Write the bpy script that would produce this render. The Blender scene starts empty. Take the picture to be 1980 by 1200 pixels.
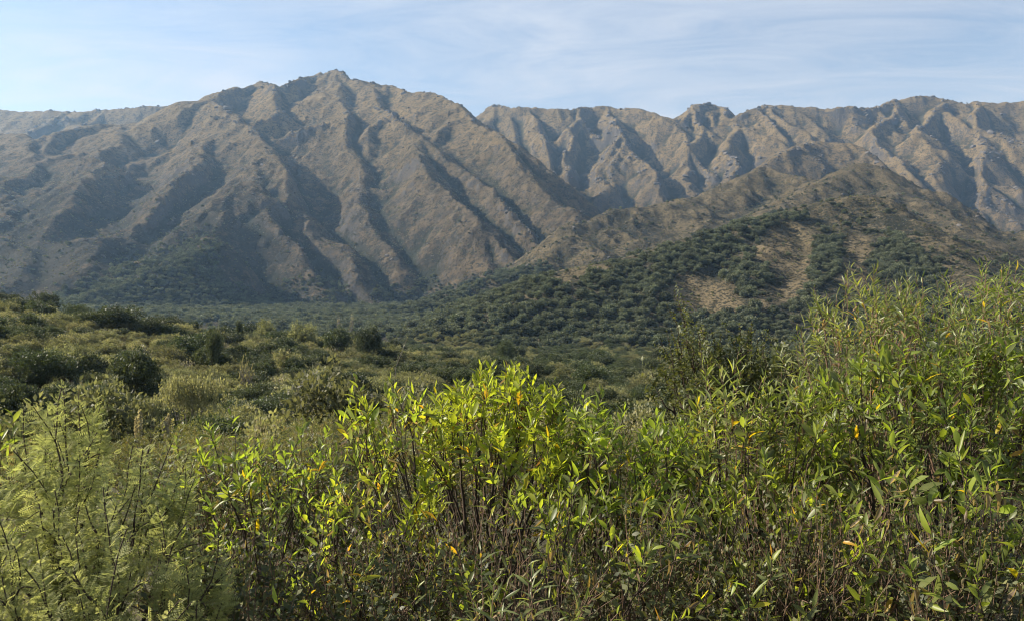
import bpy, bmesh, math, random
import numpy as np
from mathutils import Vector, Matrix

# ------------------------------------------------------------------ camera, sky, sun, exposure
SC = bpy.context.scene
COL = SC.collection
W_PX, H_PX, F_PX = 1980.0, 1200.0, 1541.0
EYE = 2.0                                  # eye height above the ground at the camera
HAZE = 0.000058
PITCH = math.atan(40.0 / F_PX)             # camera tilted slightly up
cam_data = bpy.data.cameras.new('camera')
cam_data.sensor_width = 36.0
cam_data.lens = 36.0 * F_PX / W_PX
cam_data.clip_start = 0.05
cam_data.clip_end = 60000.0
cam = bpy.data.objects.new('camera', cam_data)
COL.objects.link(cam)
cam.location = (0, 0, EYE)
cam.rotation_euler = (math.pi / 2 + PITCH, 0, 0)
SC.camera = cam

SUN_AZ = math.radians(9)                  # degrees ahead of due left
SUN_EL = math.radians(33)
S_DIR = np.array([-math.cos(SUN_AZ) * math.cos(SUN_EL), math.sin(SUN_AZ) * math.cos(SUN_EL), math.sin(SUN_EL)])
sun_data = bpy.data.lights.new('sun', 'SUN')
sun_data.energy = 5.0
sun_data.angle = math.radians(0.53)
sun_data.color = (1.0, 0.93, 0.82)
sun = bpy.data.objects.new('sun', sun_data)
COL.objects.link(sun)
sun.rotation_euler = Vector(S_DIR).to_track_quat('Z', 'Y').to_euler()

world = bpy.data.worlds.new('World')
SC.world = world
world.use_nodes = True
wn, wl = world.node_tree.nodes, world.node_tree.links
wn.clear()
w_out = wn.new('ShaderNodeOutputWorld')
w_bg = wn.new('ShaderNodeBackground')
w_sky = wn.new('ShaderNodeTexSky')
w_sky.sky_type = 'NISHITA'
w_sky.sun_disc = False
w_sky.sun_elevation = SUN_EL
w_sky.sun_rotation = math.atan2(S_DIR[0], S_DIR[1])
w_sky.air_density = 1.0
w_sky.dust_density = 0.15
w_sky.ozone_density = 2.5
w_bg.inputs['Strength'].default_value = 0.071
# thin high cloud: wisps on a plane far above, seen along each direction
w_tc = wn.new('ShaderNodeTexCoord')
w_sep = wn.new('ShaderNodeSeparateXYZ')
wl.new(w_tc.outputs['Generated'], w_sep.inputs[0])
def wmath(op, a, b=None, c=None):
    n = wn.new('ShaderNodeMath'); n.operation = op
    for i, v in enumerate((a, b, c)):
        if v is None: continue
        if isinstance(v, (int, float)): n.inputs[i].default_value = v
        else: wl.new(v, n.inputs[i])
    return n.outputs[0]
zc = wmath('ADD', wmath('MAXIMUM', w_sep.outputs[2], 0.0), 0.12)
cmb = wn.new('ShaderNodeCombineXYZ')
wl.new(wmath('DIVIDE', w_sep.outputs[0], zc), cmb.inputs[0])
wl.new(wmath('DIVIDE', w_sep.outputs[1], zc), cmb.inputs[1])
def wnoise(scale, sx, sy, rot, detail, dist=0.0, rough=0.55, off=(0, 0, 0)):
    m = wn.new('ShaderNodeMapping')
    m.inputs['Rotation'].default_value = (0, 0, rot)
    m.inputs['Scale'].default_value = (sx, sy, 1)
    m.inputs['Location'].default_value = off
    wl.new(cmb.outputs[0], m.inputs[0])
    n = wn.new('ShaderNodeTexNoise')
    n.inputs['Scale'].default_value = scale
    n.inputs['Detail'].default_value = detail
    n.inputs['Roughness'].default_value = rough
    n.inputs['Distortion'].default_value = dist
    wl.new(m.outputs[0], n.inputs['Vector'])
    return n.outputs['Fac']
big = wnoise(0.9, 0.7, 1.6, 0.45, 5, 0.6, 0.5, (1.3, 0.4, 0))
fine = wnoise(2.6, 0.6, 1.7, 0.85, 10, 1.8, 0.66, (4.0, 2.0, 0))
mr = wn.new('ShaderNodeMapRange'); mr.inputs[1].default_value = 0.40; mr.inputs[2].default_value = 0.62
wl.new(wmath('ADD', wmath('MULTIPLY', big, 0.62), wmath('MULTIPLY', fine, 0.38)), mr.inputs[0])
cov = wmath('MULTIPLY_ADD', mr.outputs[0], 0.66, 0.22)
w_mix = wn.new('ShaderNodeMix'); w_mix.data_type = 'RGBA'
wl.new(cov, w_mix.inputs['Factor'])
wl.new(w_sky.outputs[0], w_mix.inputs['A'])
w_mix.inputs['B'].default_value = (4.1, 4.5, 5.3, 1)
wl.new(w_mix.outputs['Result'], w_bg.inputs['Color'])
wl.new(w_bg.outputs[0], w_out.inputs['Surface'])

SC.view_settings.view_transform = 'Standard'
SC.view_settings.look = 'None'
SC.view_settings.exposure = 1.2
SC.view_settings.gamma = 1.0
SC.view_settings.use_curve_mapping = False
SC.render.engine = 'CYCLES'
SC.cycles.max_bounces = 6
SC.cycles.diffuse_bounces = 3
SC.cycles.glossy_bounces = 2
SC.cycles.transmission_bounces = 3
SC.cycles.volume_bounces = 0
SC.cycles.use_adaptive_sampling = True
SC.cycles.adaptive_threshold = 0.01
SC.cycles.filter_width = 1.1
SC.cycles.use_denoising = True
SC.cycles.denoiser = 'OPENIMAGEDENOISE'
SC.cycles.denoising_input_passes = 'RGB_ALBEDO_NORMAL'
SC.cycles.denoising_prefilter = 'ACCURATE'
SC.cycles.denoising_quality = 'HIGH'

# ------------------------------------------------------------------ helpers
CP, SP = math.cos(PITCH), math.sin(PITCH)
def ray(px, py):
    u = (px - W_PX / 2) / F_PX; v = (H_PX / 2 - py) / F_PX
    dy = CP - v * SP; dz = SP + v * CP
    return u / dy, dz / dy                 # sideways and up per metre of depth
def at(px, py, Y):
    u, t = ray(px, py)
    return np.array([u * Y, Y, EYE + t * Y])
def project(x, y, z):
    """pixel of a point in the photograph's frame, to read which patch of hillside a point lies on"""
    zz = z - EYE
    f = y * CP + zz * SP; up = -y * SP + zz * CP
    f = np.maximum(f, 0.1)
    return W_PX / 2 + F_PX * x / f, H_PX / 2 - F_PX * up / f

_perm = np.random.RandomState(7).permutation(4096).astype(np.int64)
_ang = np.random.RandomState(8).rand(4096) * 2 * np.pi
_gx, _gy = np.cos(_ang).astype(np.float32), np.sin(_ang).astype(np.float32)
def perlin(x, y, seed=0):
    xi = np.floor(x).astype(np.int64); yi = np.floor(y).astype(np.int64)
    xf = (x - xi).astype(np.float32); yf = (y - yi).astype(np.float32)
    def g(ix, iy, dx, dy):
        h = _perm[(_perm[(ix + seed * 131) & 4095] + iy) & 4095]
        return _gx[h] * dx + _gy[h] * dy
    u = xf * xf * xf * (xf * (xf * 6 - 15) + 10); v = yf * yf * yf * (yf * (yf * 6 - 15) + 10)
    a = g(xi, yi, xf, yf); b = g(xi + 1, yi, xf - 1, yf)
    c = g(xi, yi + 1, xf, yf - 1); d = g(xi + 1, yi + 1, xf - 1, yf - 1)
    return ((a + u * (b - a)) + v * ((c + u * (d - c)) - (a + u * (b - a)))) * 1.41
def fbm(x, y, wl_, oct_=5, gain=0.5, seed=0, ridged=False):
    out = np.zeros(np.shape(x), np.float32); amp = 1.0; f = 1.0 / wl_; tot = 0
    for o in range(oct_):
        n = perlin(x * f + 17.3 * o, y * f - 9.1 * o, seed + o)
        if ridged: n = 1 - 2 * np.abs(n)
        out += amp * n; tot += amp; amp *= gain; f *= 2.03
    return out / tot
def in_poly(px, py, poly):
    poly = np.asarray(poly, float); ins = np.zeros(len(px), bool); j = len(poly) - 1
    for i in range(len(poly)):
        xi, yi = poly[i]; xj, yj = poly[j]
        with np.errstate(divide='ignore', invalid='ignore'):
            ins ^= ((yi > py) != (yj > py)) & (px < (xj - xi) * (py - yi) / (yj - yi) + xi)
        j = i
    return ins
def sstep(a, b, x):
    t = np.clip((x - a) / (b - a), 0, 1)
    return t * t * (3 - 2 * t)
def tag(o, label=None, cat=None, group=None, kind=None):
    if label: o['label'] = label
    if cat: o['category'] = cat
    if group: o['group'] = group
    if kind: o['kind'] = kind
    return o
ORD = ['leftmost'] + [w + ' from left' for w in 'second third fourth fifth sixth seventh eighth ninth tenth eleventh twelfth thirteenth fourteenth fifteenth sixteenth seventeenth eighteenth nineteenth twentieth'.split()]
ORD += ['twenty-' + w + ' from left' for w in 'first second third fourth fifth sixth seventh eighth ninth'.split()] + ['thirtieth from left']
def single_out(items):
    """items: (object, label, pixel column): look-alikes in one spot are told apart by their order"""
    by = {}
    for o, lb, px in items: by.setdefault(lb, []).append((px, o))
    for lb, row in by.items():
        row.sort(key=lambda e: e[0])
        for n, (px, o) in enumerate(row):
            o['label'] = lb if len(row) == 1 else lb + ', ' + (ORD[n] if n < len(ORD) - 1 and n < len(row) - 1 else ('rightmost' if n == len(row) - 1 else 'towards the right end'))
def mesh_np(name, verts, quads=None, tris=None, smooth=False):
    me = bpy.data.meshes.new(name)
    nq = 0 if quads is None else len(quads); nt = 0 if tris is None else len(tris)
    me.vertices.add(len(verts)); me.vertices.foreach_set('co', np.asarray(verts, np.float32).ravel())
    loops = np.concatenate([np.asarray(a, np.int32).ravel() for a in (quads, tris) if a is not None and len(a)])
    me.loops.add(len(loops)); me.loops.foreach_set('vertex_index', loops)
    me.polygons.add(nq + nt)
    starts = np.concatenate([np.arange(nq) * 4, nq * 4 + np.arange(nt) * 3]).astype(np.int32)
    me.polygons.foreach_set('loop_start', starts)
    if smooth: me.polygons.foreach_set('use_smooth', np.ones(nq + nt, bool))
    me.update(calc_edges=True)
    return me
def link(name, me, mat=None, parent=None):
    o = bpy.data.objects.new(name, me)
    if mat and me is not None and not me.materials: me.materials.append(mat)
    COL.objects.link(o)
    if parent: o.parent = parent
    return o
# ------------------------------------------------------------------ materials
class NT:
    def __init__(s, name):
        s.m = bpy.data.materials.new(name); s.m.use_nodes = True
        s.t = s.m.node_tree; s.n = s.t.nodes; s.l = s.t.links; s.n.clear()
        s.out = s.n.new('ShaderNodeOutputMaterial')
    def put(s, node, i, v):
        if v is None: return
        if isinstance(v, bpy.types.NodeSocket): s.l.new(v, node.inputs[i])
        else: node.inputs[i].default_value = v
    def math(s, op, a, b=None, c=None, clamp=False):
        n = s.n.new('ShaderNodeMath'); n.operation = op; n.use_clamp = clamp
        for i, v in enumerate((a, b, c)): s.put(n, i, v)
        return n.outputs[0]
    def noise(s, vec, scale, detail=4, rough=.55, dist=0.0):
        n = s.n.new('ShaderNodeTexNoise'); s.put(n, 'Vector', vec)
        n.inputs['Scale'].default_value = scale; n.inputs['Detail'].default_value = detail
        n.inputs['Roughness'].default_value = rough; n.inputs['Distortion'].default_value = dist
        return n.outputs['Fac']
    def voro(s, vec, scale, out='Distance', rnd=1.0):
        n = s.n.new('ShaderNodeTexVoronoi'); s.put(n, 'Vector', vec)
        n.inputs['Scale'].default_value = scale; n.inputs['Randomness'].default_value = rnd
        return n.outputs[out]
    def ramp(s, v, lo, hi):
        n = s.n.new('ShaderNodeMapRange'); n.interpolation_type = 'SMOOTHSTEP'
        s.put(n, 0, v); n.inputs[1].default_value = lo; n.inputs[2].default_value = hi
        return n.outputs[0]
    def mix(s, f, a, b):
        n = s.n.new('ShaderNodeMix'); n.data_type = 'RGBA'
        s.put(n, 'Factor', f)
        for k, v in (('A', a), ('B', b)):
            s.put(n, k, (*v, 1) if isinstance(v, tuple) and len(v) == 3 else v)
        return n.outputs['Result']
    def attr(s, name, out='Fac'):
        n = s.n.new('ShaderNodeAttribute'); n.attribute_name = name
        return n.outputs[out]
    def pos(s):
        return s.n.new('ShaderNodeNewGeometry').outputs['Position']
    def bump(s, h, strength=.5, dist=.1):
        n = s.n.new('ShaderNodeBump'); s.put(n, 'Height', h)
        n.inputs['Strength'].default_value = strength; n.inputs['Distance'].default_value = dist
        return n.outputs['Normal']
    def bsdf(s, color, rough=.8, spec=.3, normal=None):
        n = s.n.new('ShaderNodeBsdfPrincipled')
        s.put(n, 'Base Color', (*color, 1) if isinstance(color, tuple) else color)
        s.put(n, 'Roughness', rough); n.inputs['Specular IOR Level'].default_value = spec
        if normal is not None: s.l.new(normal, n.inputs['Normal'])
        return n.outputs[0]
    def end(s, sh):
        s.l.new(sh, s.out.inputs['Surface']); return s.m

def land_material(name, grass, grass2, scrub, rock, k_scrub, fine):
    t = NT(name); p = t.pos()
    rug, curv, high = t.attr('rug'), t.attr('curv'), t.attr('high')
    n_big = t.noise(p, .006, 5, .6); n_mid = t.noise(p, .03, 5, .62); n_f = t.noise(p, .16, 5, .7)
    col = t.mix(t.ramp(n_mid, .35, .65), grass, grass2)
    col = t.mix(t.math('MULTIPLY', t.ramp(t.math('ADD', high, t.math('MULTIPLY', t.math('SUBTRACT', n_big, .5), .5)), .25, .95), .8), col, t.mix(n_mid, (.215, .160, .078), (.110, .085, .046)))
    # dark low scrub: denser in gullies and lower down, in broken patches and dots
    dens = t.math('ADD', t.math('MULTIPLY', n_big, .9), t.math('MULTIPLY', n_mid, .7))
    dens = t.math('SUBTRACT', dens, t.math('MULTIPLY', curv, .28))
    dens = t.math('SUBTRACT', dens, t.math('MULTIPLY', high, .42))
    dens = t.math('ADD', dens, t.math('MULTIPLY', t.attr('brush'), .30))
    dens = t.math('ADD', dens, t.math('MULTIPLY', t.math('SUBTRACT', n_f, .5), 1.5))
    col = t.mix(t.math('MULTIPLY', t.ramp(dens, k_scrub, k_scrub + .22), .85), col, scrub)
    col = t.mix(t.math('MULTIPLY', t.attr('open'), t.math('MULTIPLY_ADD', n_mid, .5, .55)), col, t.mix(n_f, (.115, .092, .056), (.225, .178, .105)))
    dots = t.voro(p, fine)
    dotm = t.math('MULTIPLY', t.ramp(t.math('ADD', dots, t.math('MULTIPLY', t.math('SUBTRACT', n_mid, .5), -.9)), .38, .26), .75)
    col = t.mix(dotm, col, scrub)
    clump = t.noise(p, fine * .55, 3, .75)
    col = t.mix(t.math('MULTIPLY', t.ramp(t.math('SUBTRACT', clump, t.math('MULTIPLY', curv, .10)), .53, .60), .85), col, tuple(c * .85 for c in scrub))
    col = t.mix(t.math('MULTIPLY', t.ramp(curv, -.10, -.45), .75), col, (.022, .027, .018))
    pale = t.ramp(t.voro(p, fine * .8), .20, .10)
    col = t.mix(t.math('MULTIPLY', pale, t.math('MULTIPLY', t.ramp(n_big, .5, .62), .7)), col, tuple(c * 2.0 for c in rock))
    # bare rock on steep and craggy ground
    g = t.n.new('ShaderNodeNewGeometry'); sp = t.n.new('ShaderNodeSeparateXYZ'); t.l.new(g.outputs['Normal'], sp.inputs[0])
    steep = t.ramp(sp.outputs[2], .80, .55)
    rk = t.math('ADD', t.math('MULTIPLY', steep, .55), t.math('MULTIPLY', rug, .35))
    rk = t.math('ADD', rk, t.math('MULTIPLY', t.math('SUBTRACT', n_f, .5), 1.3))
    rcol = t.mix(t.noise(p, .5, 4, .7), rock, tuple(c * .5 for c in rock))
    col = t.mix(t.math('MULTIPLY', t.ramp(rk, .48, .68), .9), col, rcol)
    hgt = t.math('ADD', t.math('MULTIPLY', n_f, 2.2), t.math('MULTIPLY', t.noise(p, .55, 3, .7), .8))
    hgt = t.math('ADD', hgt, t.math('MULTIPLY', dotm, .5))
    return t.end(t.bsdf(col, .95, .05, t.bump(hgt, .9, 2.6)))
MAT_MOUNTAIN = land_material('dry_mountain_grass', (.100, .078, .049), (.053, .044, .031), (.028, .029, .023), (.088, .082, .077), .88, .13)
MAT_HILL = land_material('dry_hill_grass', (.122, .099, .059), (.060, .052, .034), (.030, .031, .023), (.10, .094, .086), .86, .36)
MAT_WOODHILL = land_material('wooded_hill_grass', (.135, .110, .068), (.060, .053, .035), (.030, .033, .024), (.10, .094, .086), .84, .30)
t_ = NT('scrub_soil'); p_ = t_.pos()
MAT_GROUND = t_.end(t_.bsdf(t_.mix(t_.noise(p_, .8, 6, .7), (.034, .032, .020), (.085, .075, .045)), .95, .1, t_.bump(t_.noise(p_, 3, 5, .7), .8, .15)))
t_ = NT('outcrop_rock'); p_ = t_.pos()
MAT_ROCK = t_.end(t_.bsdf(t_.mix(t_.noise(p_, .6, 5, .7), (.040, .038, .036), (.15, .14, .13)), .9, .2, t_.bump(t_.noise(p_, 1.4, 4, .7), .8, .5)))
# ------------------------------------------------------------------ terrain: ridges traced as real crests at real distances
# each ridge: (family, base depth, face slope, side slope, [(px, py) ...]) ; depth follows from how high the crest stands
RIDGES = []
def ridge(fam, D0, s, k, pts, kids=1.0):
    P = []
    for p in pts:
        u, te = ray(p[0], p[1] + (13 if fam == 2 else 7 if fam == 3 else 0))
        Y = p[2] if len(p) > 2 else D0 * s / max(s - te, 0.05)
        P.append((u * Y, Y, EYE + te * Y))
    RIDGES.append((fam, k, kids, np.array(P)))
# family 0: the big brown mountain
L = (0, 1200, .52)
ridge(*L, .86, [(310,232,3300),(345,214),(360,207),(385,191),(410,187),(430,178),(455,171),(480,163),(497,159),(520,165),(545,172),(575,164),(600,155),(630,147),(645,151),(662,144),(680,151),(700,161),(730,164),(760,166),(785,176),(820,178),(850,188),(880,207),(905,222),(931,241),(965,266),(1010,311),(1055,365),(1090,388),(1122,424),(1130,470)])
ridge(*L, .86, [(545,172),(535,195),(553,214),(520,226),(480,238),(500,262),(522,282),(531,316),(560,345),(580,365),(625,390),(660,408),(713,460),(776,507),(816,548)])
ridge(*L, .86, [(520,285),(500,330),(490,357),(493,390),(502,415),(540,450),(576,483),(620,530),(668,576)])
ridge(*L, .86, [(495,360),(455,415),(418,455),(450,490),(480,530),(512,578)])
ridge(*L, .86, [(662,146),(655,185),(668,230),(690,300),(700,370),(722,410),(752,440),(765,455)], .6)
ridge(*L, .86, [(708,165),(730,195),(762,226),(803,253),(839,298),(884,352),(933,383),(978,424),(1010,450),(1042,474)])
ridge(*L, .86, [(803,253),(860,285),(911,318),(951,343),(992,388),(1012,415),(1035,448)])
ridge(*L, .86, [(820,300),(850,345),(875,365),(902,392),(920,433),(935,475),(953,518)])
ridge(*L, .86, [(480,238),(440,215),(418,206),(400,196)], .7)
LW = (0, 1000, .42)
ridge(*LW, .62, [(418,206),(370,222),(315,231),(240,240),(180,249),(126,264),(76,273),(45,265),(0,263),(-120,262),(-320,262),(-700,275),(-1100,290)])
ridge(*LW, .62, [(480,238),(420,260),(400,300),(350,335),(300,375),(250,410),(210,440),(190,475)])
ridge(*LW, .62, [(240,242),(230,275),(180,300),(200,330),(140,375),(120,420)])
ridge(*LW, .62, [(490,357),(420,370),(370,405),(320,435),(290,470),(300,500)])
ridge(*LW, .62, [(76,273),(60,320),(20,360),(40,400),(0,450),(70,480),(60,540)])
ridge(*LW, .62, [(-120,262),(-140,330),(-110,400),(-60,450),(-40,520)])
ridge(*LW, .62, [(-320,262),(-360,340),(-330,420),(-300,500)])
ridge(*LW, .62, [(418,455),(360,500),(300,525),(220,560),(150,585)], .5)
ridge(*LW, .62, [(185,400),(150,450),(190,480),(180,520)], .6)
# family 1: farther ranges behind the saddle
ridge(1, 1900, .60, .80, [(-1100,240),(-500,225),(-200,215),(0,211),(40,212),(100,219),(160,220),(215,215),(270,214),(310,209),(360,208),(420,206)], .6)
ridge(1, 1900, .60, .80, [(100,219),(110,240),(80,258)], .6)
ridge(1, 1900, .60, .80, [(215,215),(190,232),(150,250)], .6)
M = (1, 2000, .63)
ridge(*M, .98, [(880,215,3700),(931,242,3650),(945,229),(963,207),(985,212),(1010,213),(1060,212),(1100,214),(1130,209),(1175,205),(1210,210),(1240,218),(1280,230),(1311,238),(1330,220),(1345,208),(1370,202),(1395,208),(1415,226),(1430,229),(1450,215),(1475,206),(1520,205),(1560,208),(1600,211),(1660,210),(1700,203),(1740,195),(1790,188),(1830,193),(1860,200),(1880,197),(1920,201),(1980,199),(2100,205),(2300,190),(2600,215),(3000,230)])
ridge(*M, .98, [(1178,206),(1190,235),(1205,255),(1240,292),(1257,322),(1275,345),(1300,368)])
ridge(*M, .98, [(1120,211),(1105,245),(1115,275),(1095,300),(1110,330),(1100,365)])
ridge(*M, .98, [(1205,255),(1180,290),(1150,320),(1160,350),(1130,385),(1128,420)])
ridge(*M, .98, [(1010,213),(1030,245),(1060,270),(1065,300),(1085,340)])
ridge(*M, .98, [(963,208),(985,250),(1010,290),(1050,340)], .6)
ridge(*M, .98, [(1340,214),(1345,245),(1330,275),(1315,300),(1325,330),(1320,360)])
ridge(*M, .98, [(1430,229),(1418,265),(1412,290),(1425,320),(1400,345),(1390,365)])
ridge(*M, .98, [(1475,206),(1510,235),(1555,258),(1575,285)])
ridge(*M, .98, [(1740,195),(1720,230),(1690,255),(1700,285),(1740,310),(1770,345)])
ridge(*M, .98, [(1830,193),(1800,235),(1770,265),(1790,300),(1830,330),(1850,370),(1872,410)])
ridge(*M, .98, [(1880,197),(1905,240),(1890,290),(1905,340),(1890,395)])
ridge(*M, .98, [(2100,205),(2080,280),(2110,350),(2090,420)])
ridge(*M, .98, [(2400,200),(2360,290),(2390,380),(2350,450)])
ridge(1, 1500, .56, .80, [(1490,318),(1515,300),(1550,289),(1590,272),(1640,279),(1668,301),(1690,318)], .8)
# family 2: grassy hills in front of them
ridge(2, 1000, .46, .70, [(700,596),(760,588),(830,577),(875,554),(947,527),(987,505),(1055,473),(1122,423),(1165,405),(1200,398),(1240,395),(1290,385),(1325,372),(1365,362),(1400,358),(1440,328),(1480,314),(1540,330),(1560,352)])
ridge(2, 1000, .46, .70, [(1205,398),(1200,425),(1235,450),(1270,462),(1300,470)])
ridge(2, 1000, .46, .70, [(1325,372),(1345,395),(1370,415),(1365,430)])
ridge(2, 1000, .46, .70, [(1150,410),(1135,440),(1160,470),(1190,490)])
ridge(2, 900, .46, .70, [(1505,395),(1545,366),(1585,345),(1625,322),(1660,309),(1682,306),(1710,319),(1740,344),(1785,379),(1845,420),(1910,450),(1970,485),(2060,520),(2200,560)])
ridge(2, 900, .46, .70, [(1745,346),(1735,375),(1775,410),(1830,455),(1880,500),(1900,530)])
ridge(2, 900, .46, .70, [(1845,420),(1840,450),(1890,490),(1930,520)])
ridge(2, 900, .46, .70, [(2000,440),(2100,400),(2300,380),(2600,400)])
# family 3: the wooded hill nearest the plain
ridge(3, 560, .42, .62, [(890,628),(960,600),(1040,572),(1100,540),(1160,506),(1235,490),(1300,475),(1360,450),(1460,424),(1530,404),(1600,390),(1645,380),(1682,376),(1715,398),(1760,444),(1805,480),(1860,515),(1930,545),(2050,580),(2250,600)])
ridge(3, 560, .42, .62, [(1460,424),(1450,470),(1420,520),(1440,560),(1400,610)], .5)
ridge(3, 560, .42, .62, [(1645,382),(1610,430),(1600,480),(1570,530),(1540,590)], .5)
ridge(3, 560, .42, .62, [(1715,398),(1700,440),(1730,490),(1750,540),(1740,600)], .5)
ridge(3, 560, .42, .62, [(1300,475),(1260,530),(1240,580),(1200,630)], .5)
ridge(3, 560, .42, .62, [(1860,515),(1850,560),(1880,600)], .5)

def base_height(x, y):
    """the plain: a bank by the road, a drop to the scrub flat, a low rise on the left, then a long fan up to the mountains"""
    r = np.hypot(x, y)
    z = -9.0 * sstep(6, 60, r) - 3.2 * sstep(60, 260, r)
    z = z + 0.066 * np.maximum(r - 560, 0) - 0.066 * 0.7 * np.maximum(r - 1300, 0)
    lft = np.clip((-x / np.maximum(y, 25) + 0.06) / 0.68, 0, 1.5) ** 1.3
    bump = sstep(40, 230, r) * (1 - sstep(260, 620, r))
    z = z + bump * 17.8 * np.minimum(lft, 1.15) ** 0.85
    z = z + 0.5 * fbm(x, y, 60.0, 3, seed=3) * sstep(8, 60, r) + 0.12 * fbm(x, y, 4.0, 2, seed=5) * sstep(4, 20, r)
    z = z + 0.75 * sstep(1.0, 2.2, r) * (1 - sstep(4.5, 9, r))
    return z

# open slopes of pale dry grass on the wooded hill
CLEARINGS = [[(1285,575),(1300,550),(1345,528),(1395,540),(1420,575),(1440,600),(1350,615),(1300,600)], [(1465,480),(1500,455),(1545,440),(1575,470),(1560,540),(1530,585),(1480,605),(1450,590),(1500,545)], [(1630,470),(1670,450),(1690,490),(1670,560),(1640,570)]]
rng = np.random.RandomState(11)
GX0, GX1, GY0, GY1, CELL = -3600.0, 3600.0, 420.0, 4900.0, 9.0
gx = np.arange(GX0, GX1 + CELL, CELL); gy = np.arange(GY0, GY1 + CELL, CELL)
GXX, GYY = np.meshgrid(gx, gy)                       # rows follow y
NH, NW = GXX.shape
sxy = S_DIR[:2] / np.linalg.norm(S_DIR[:2])
wamp = 22 + 26 * sstep(1000, 1800, GYY) + 34 * sstep(2200, 3000, GYY)
wx = GXX + wamp * fbm(GXX, GYY, 300, 3, .5, seed=21); wy = GYY + wamp * fbm(GXX, GYY, 300, 3, .5, seed=27)
KMOD = 1 + .16 * fbm(GXX, GYY, 420, 3, seed=25)
Hbase = base_height(GXX, GYY)
HR = np.full((NH, NW), -1e3); FAM = np.full((NH, NW), -1, np.int8)
def stamp(P, k, fam, r0=14.0, ends=0.0):
    for a, b in zip(P[:-1], P[1:]):
        reach = (max(a[2], b[2]) + 20) / (k * 0.62) + 30
        i0 = max(int((min(a[0], b[0]) - reach - GX0) / CELL), 0); i1 = min(int((max(a[0], b[0]) + reach - GX0) / CELL) + 2, NW)
        j0 = max(int((min(a[1], b[1]) - reach - GY0) / CELL), 0); j1 = min(int((max(a[1], b[1]) + reach - GY0) / CELL) + 2, NH)
        if i0 >= i1 or j0 >= j1: continue
        X = wx[j0:j1, i0:i1]; Y = wy[j0:j1, i0:i1]
        d = b[:2] - a[:2]; L2 = max(d @ d, 1e-6)
        t = np.clip(((X - a[0]) * d[0] + (Y - a[1]) * d[1]) / L2, 0, 1)
        dx = X - (a[0] + t * d[0]); dy = Y - (a[1] + t * d[1])
        dist = np.hypot(dx, dy) + 1e-6
        lee = -(dx * sxy[0] + dy * sxy[1]) / dist
        kk = k * (1 + 0.30 * lee) * KMOD[j0:j1, i0:i1]
        soft = np.sqrt(dist ** 2 + r0 ** 2) - r0
        prof = kk * soft
        h = a[2] + t * (b[2] - a[2]) - prof
        cur = HR[j0:j1, i0:i1]; m = h > cur
        cur[m] = h[m]; FAM[j0:j1, i0:i1][m] = fam
def densify(P, step):
    out = [P[0]]
    for a, b in zip(P[:-1], P[1:]):
        n = max(1, int(np.linalg.norm((b - a)[:2]) / step))
        for i in range(1, n + 1): out.append(a + (b - a) * i / n)
    return np.array(out)
for fam, k, kids, P in RIDGES:
    stamp(P, k, fam, {0: 14.0, 1: 10.0, 2: 28.0, 3: 30.0}[fam])
for fam, k, kids, P in RIDGES:                       # side spurs of every crest
    Q = densify(P, 20.0)
    seg = np.linalg.norm(np.diff(Q[:, :2], axis=0), axis=1); s = np.concatenate([[0], np.cumsum(seg)])
    gap = {0: 420, 1: 460, 2: 190, 3: 120}[fam] / max(kids, .2)
    pos = rng.uniform(0.2, 0.8) * gap; side = 1
    while pos < s[-1]:
        i = int(np.searchsorted(s, pos)) - 1; i = max(min(i, len(Q) - 2), 0)
        p = Q[i]; d = Q[i + 1][:2] - p[:2]; d = d / (np.linalg.norm(d) + 1e-9)
        if Q[i + 1][2] > p[2]: d = -d
        n = np.array([-d[1], d[0]]) * side
        away = n + d * rng.uniform(0.35, 0.95); away /= np.linalg.norm(away)
        length = rng.uniform(0.5, 1.3) * gap * 1.0
        q = [p - np.array([0, 0, 3.0])]; ang = 0
        drop = k * rng.uniform(0.66, 0.86)
        for st in range(5):
            ang += rng.uniform(-.28, .28)
            ca, sa = math.cos(ang), math.sin(ang)
            v = np.array([away[0] * ca - away[1] * sa, away[0] * sa + away[1] * ca]) * length / 5
            q.append(q[-1] + np.array([v[0], v[1], -drop * length / 5 * (0.8 + 0.1 * st)]))
        if p[2] > 40: stamp(np.array(q), k * 1.15, fam, 9.0)
        pos += gap * rng.uniform(0.45, 0.85); side = -side
# ravines cut into the faces: steep on the side away from the sun, gentler on the other
CUT = np.zeros((NH, NW))
def ravine(L3, deep, pts):
    _, D0, s = L3
    P = []
    for i, (px, py) in enumerate(pts):
        u, te = ray(px, py); Y = D0 * s / max(s - te, .05)
        P.append((u * Y, Y, deep * min(1.0, .3 + i * .35)))
    P = np.array(P)
    for a, b in zip(P[:-1], P[1:]):
        R = 3.2 * deep + 40
        i0 = max(int((min(a[0], b[0]) - R - GX0) / CELL), 0); i1 = min(int((max(a[0], b[0]) + R - GX0) / CELL) + 2, NW)
        j0 = max(int((min(a[1], b[1]) - R - GY0) / CELL), 0); j1 = min(int((max(a[1], b[1]) + R - GY0) / CELL) + 2, NH)
        X = wx[j0:j1, i0:i1]; Y = wy[j0:j1, i0:i1]; d = b[:2] - a[:2]
        t = np.clip(((X - a[0]) * d[0] + (Y - a[1]) * d[1]) / max(d @ d, 1e-6), 0, 1)
        dx = X - (a[0] + t * d[0]); dy = Y - (a[1] + t * d[1]); dist = np.hypot(dx, dy) + 1e-6
        lee = -(dx * sxy[0] + dy * sxy[1]) / dist
        dp = a[2] + t * (b[2] - a[2]); w = deep * (1.9 + 0.9 * lee)
        f = np.clip(1 - (np.sqrt(dist ** 2 + 49) - 7) / w, 0, 1)
        cur = CUT[j0:j1, i0:i1]; np.maximum(cur, dp * f, out=cur)
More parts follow.
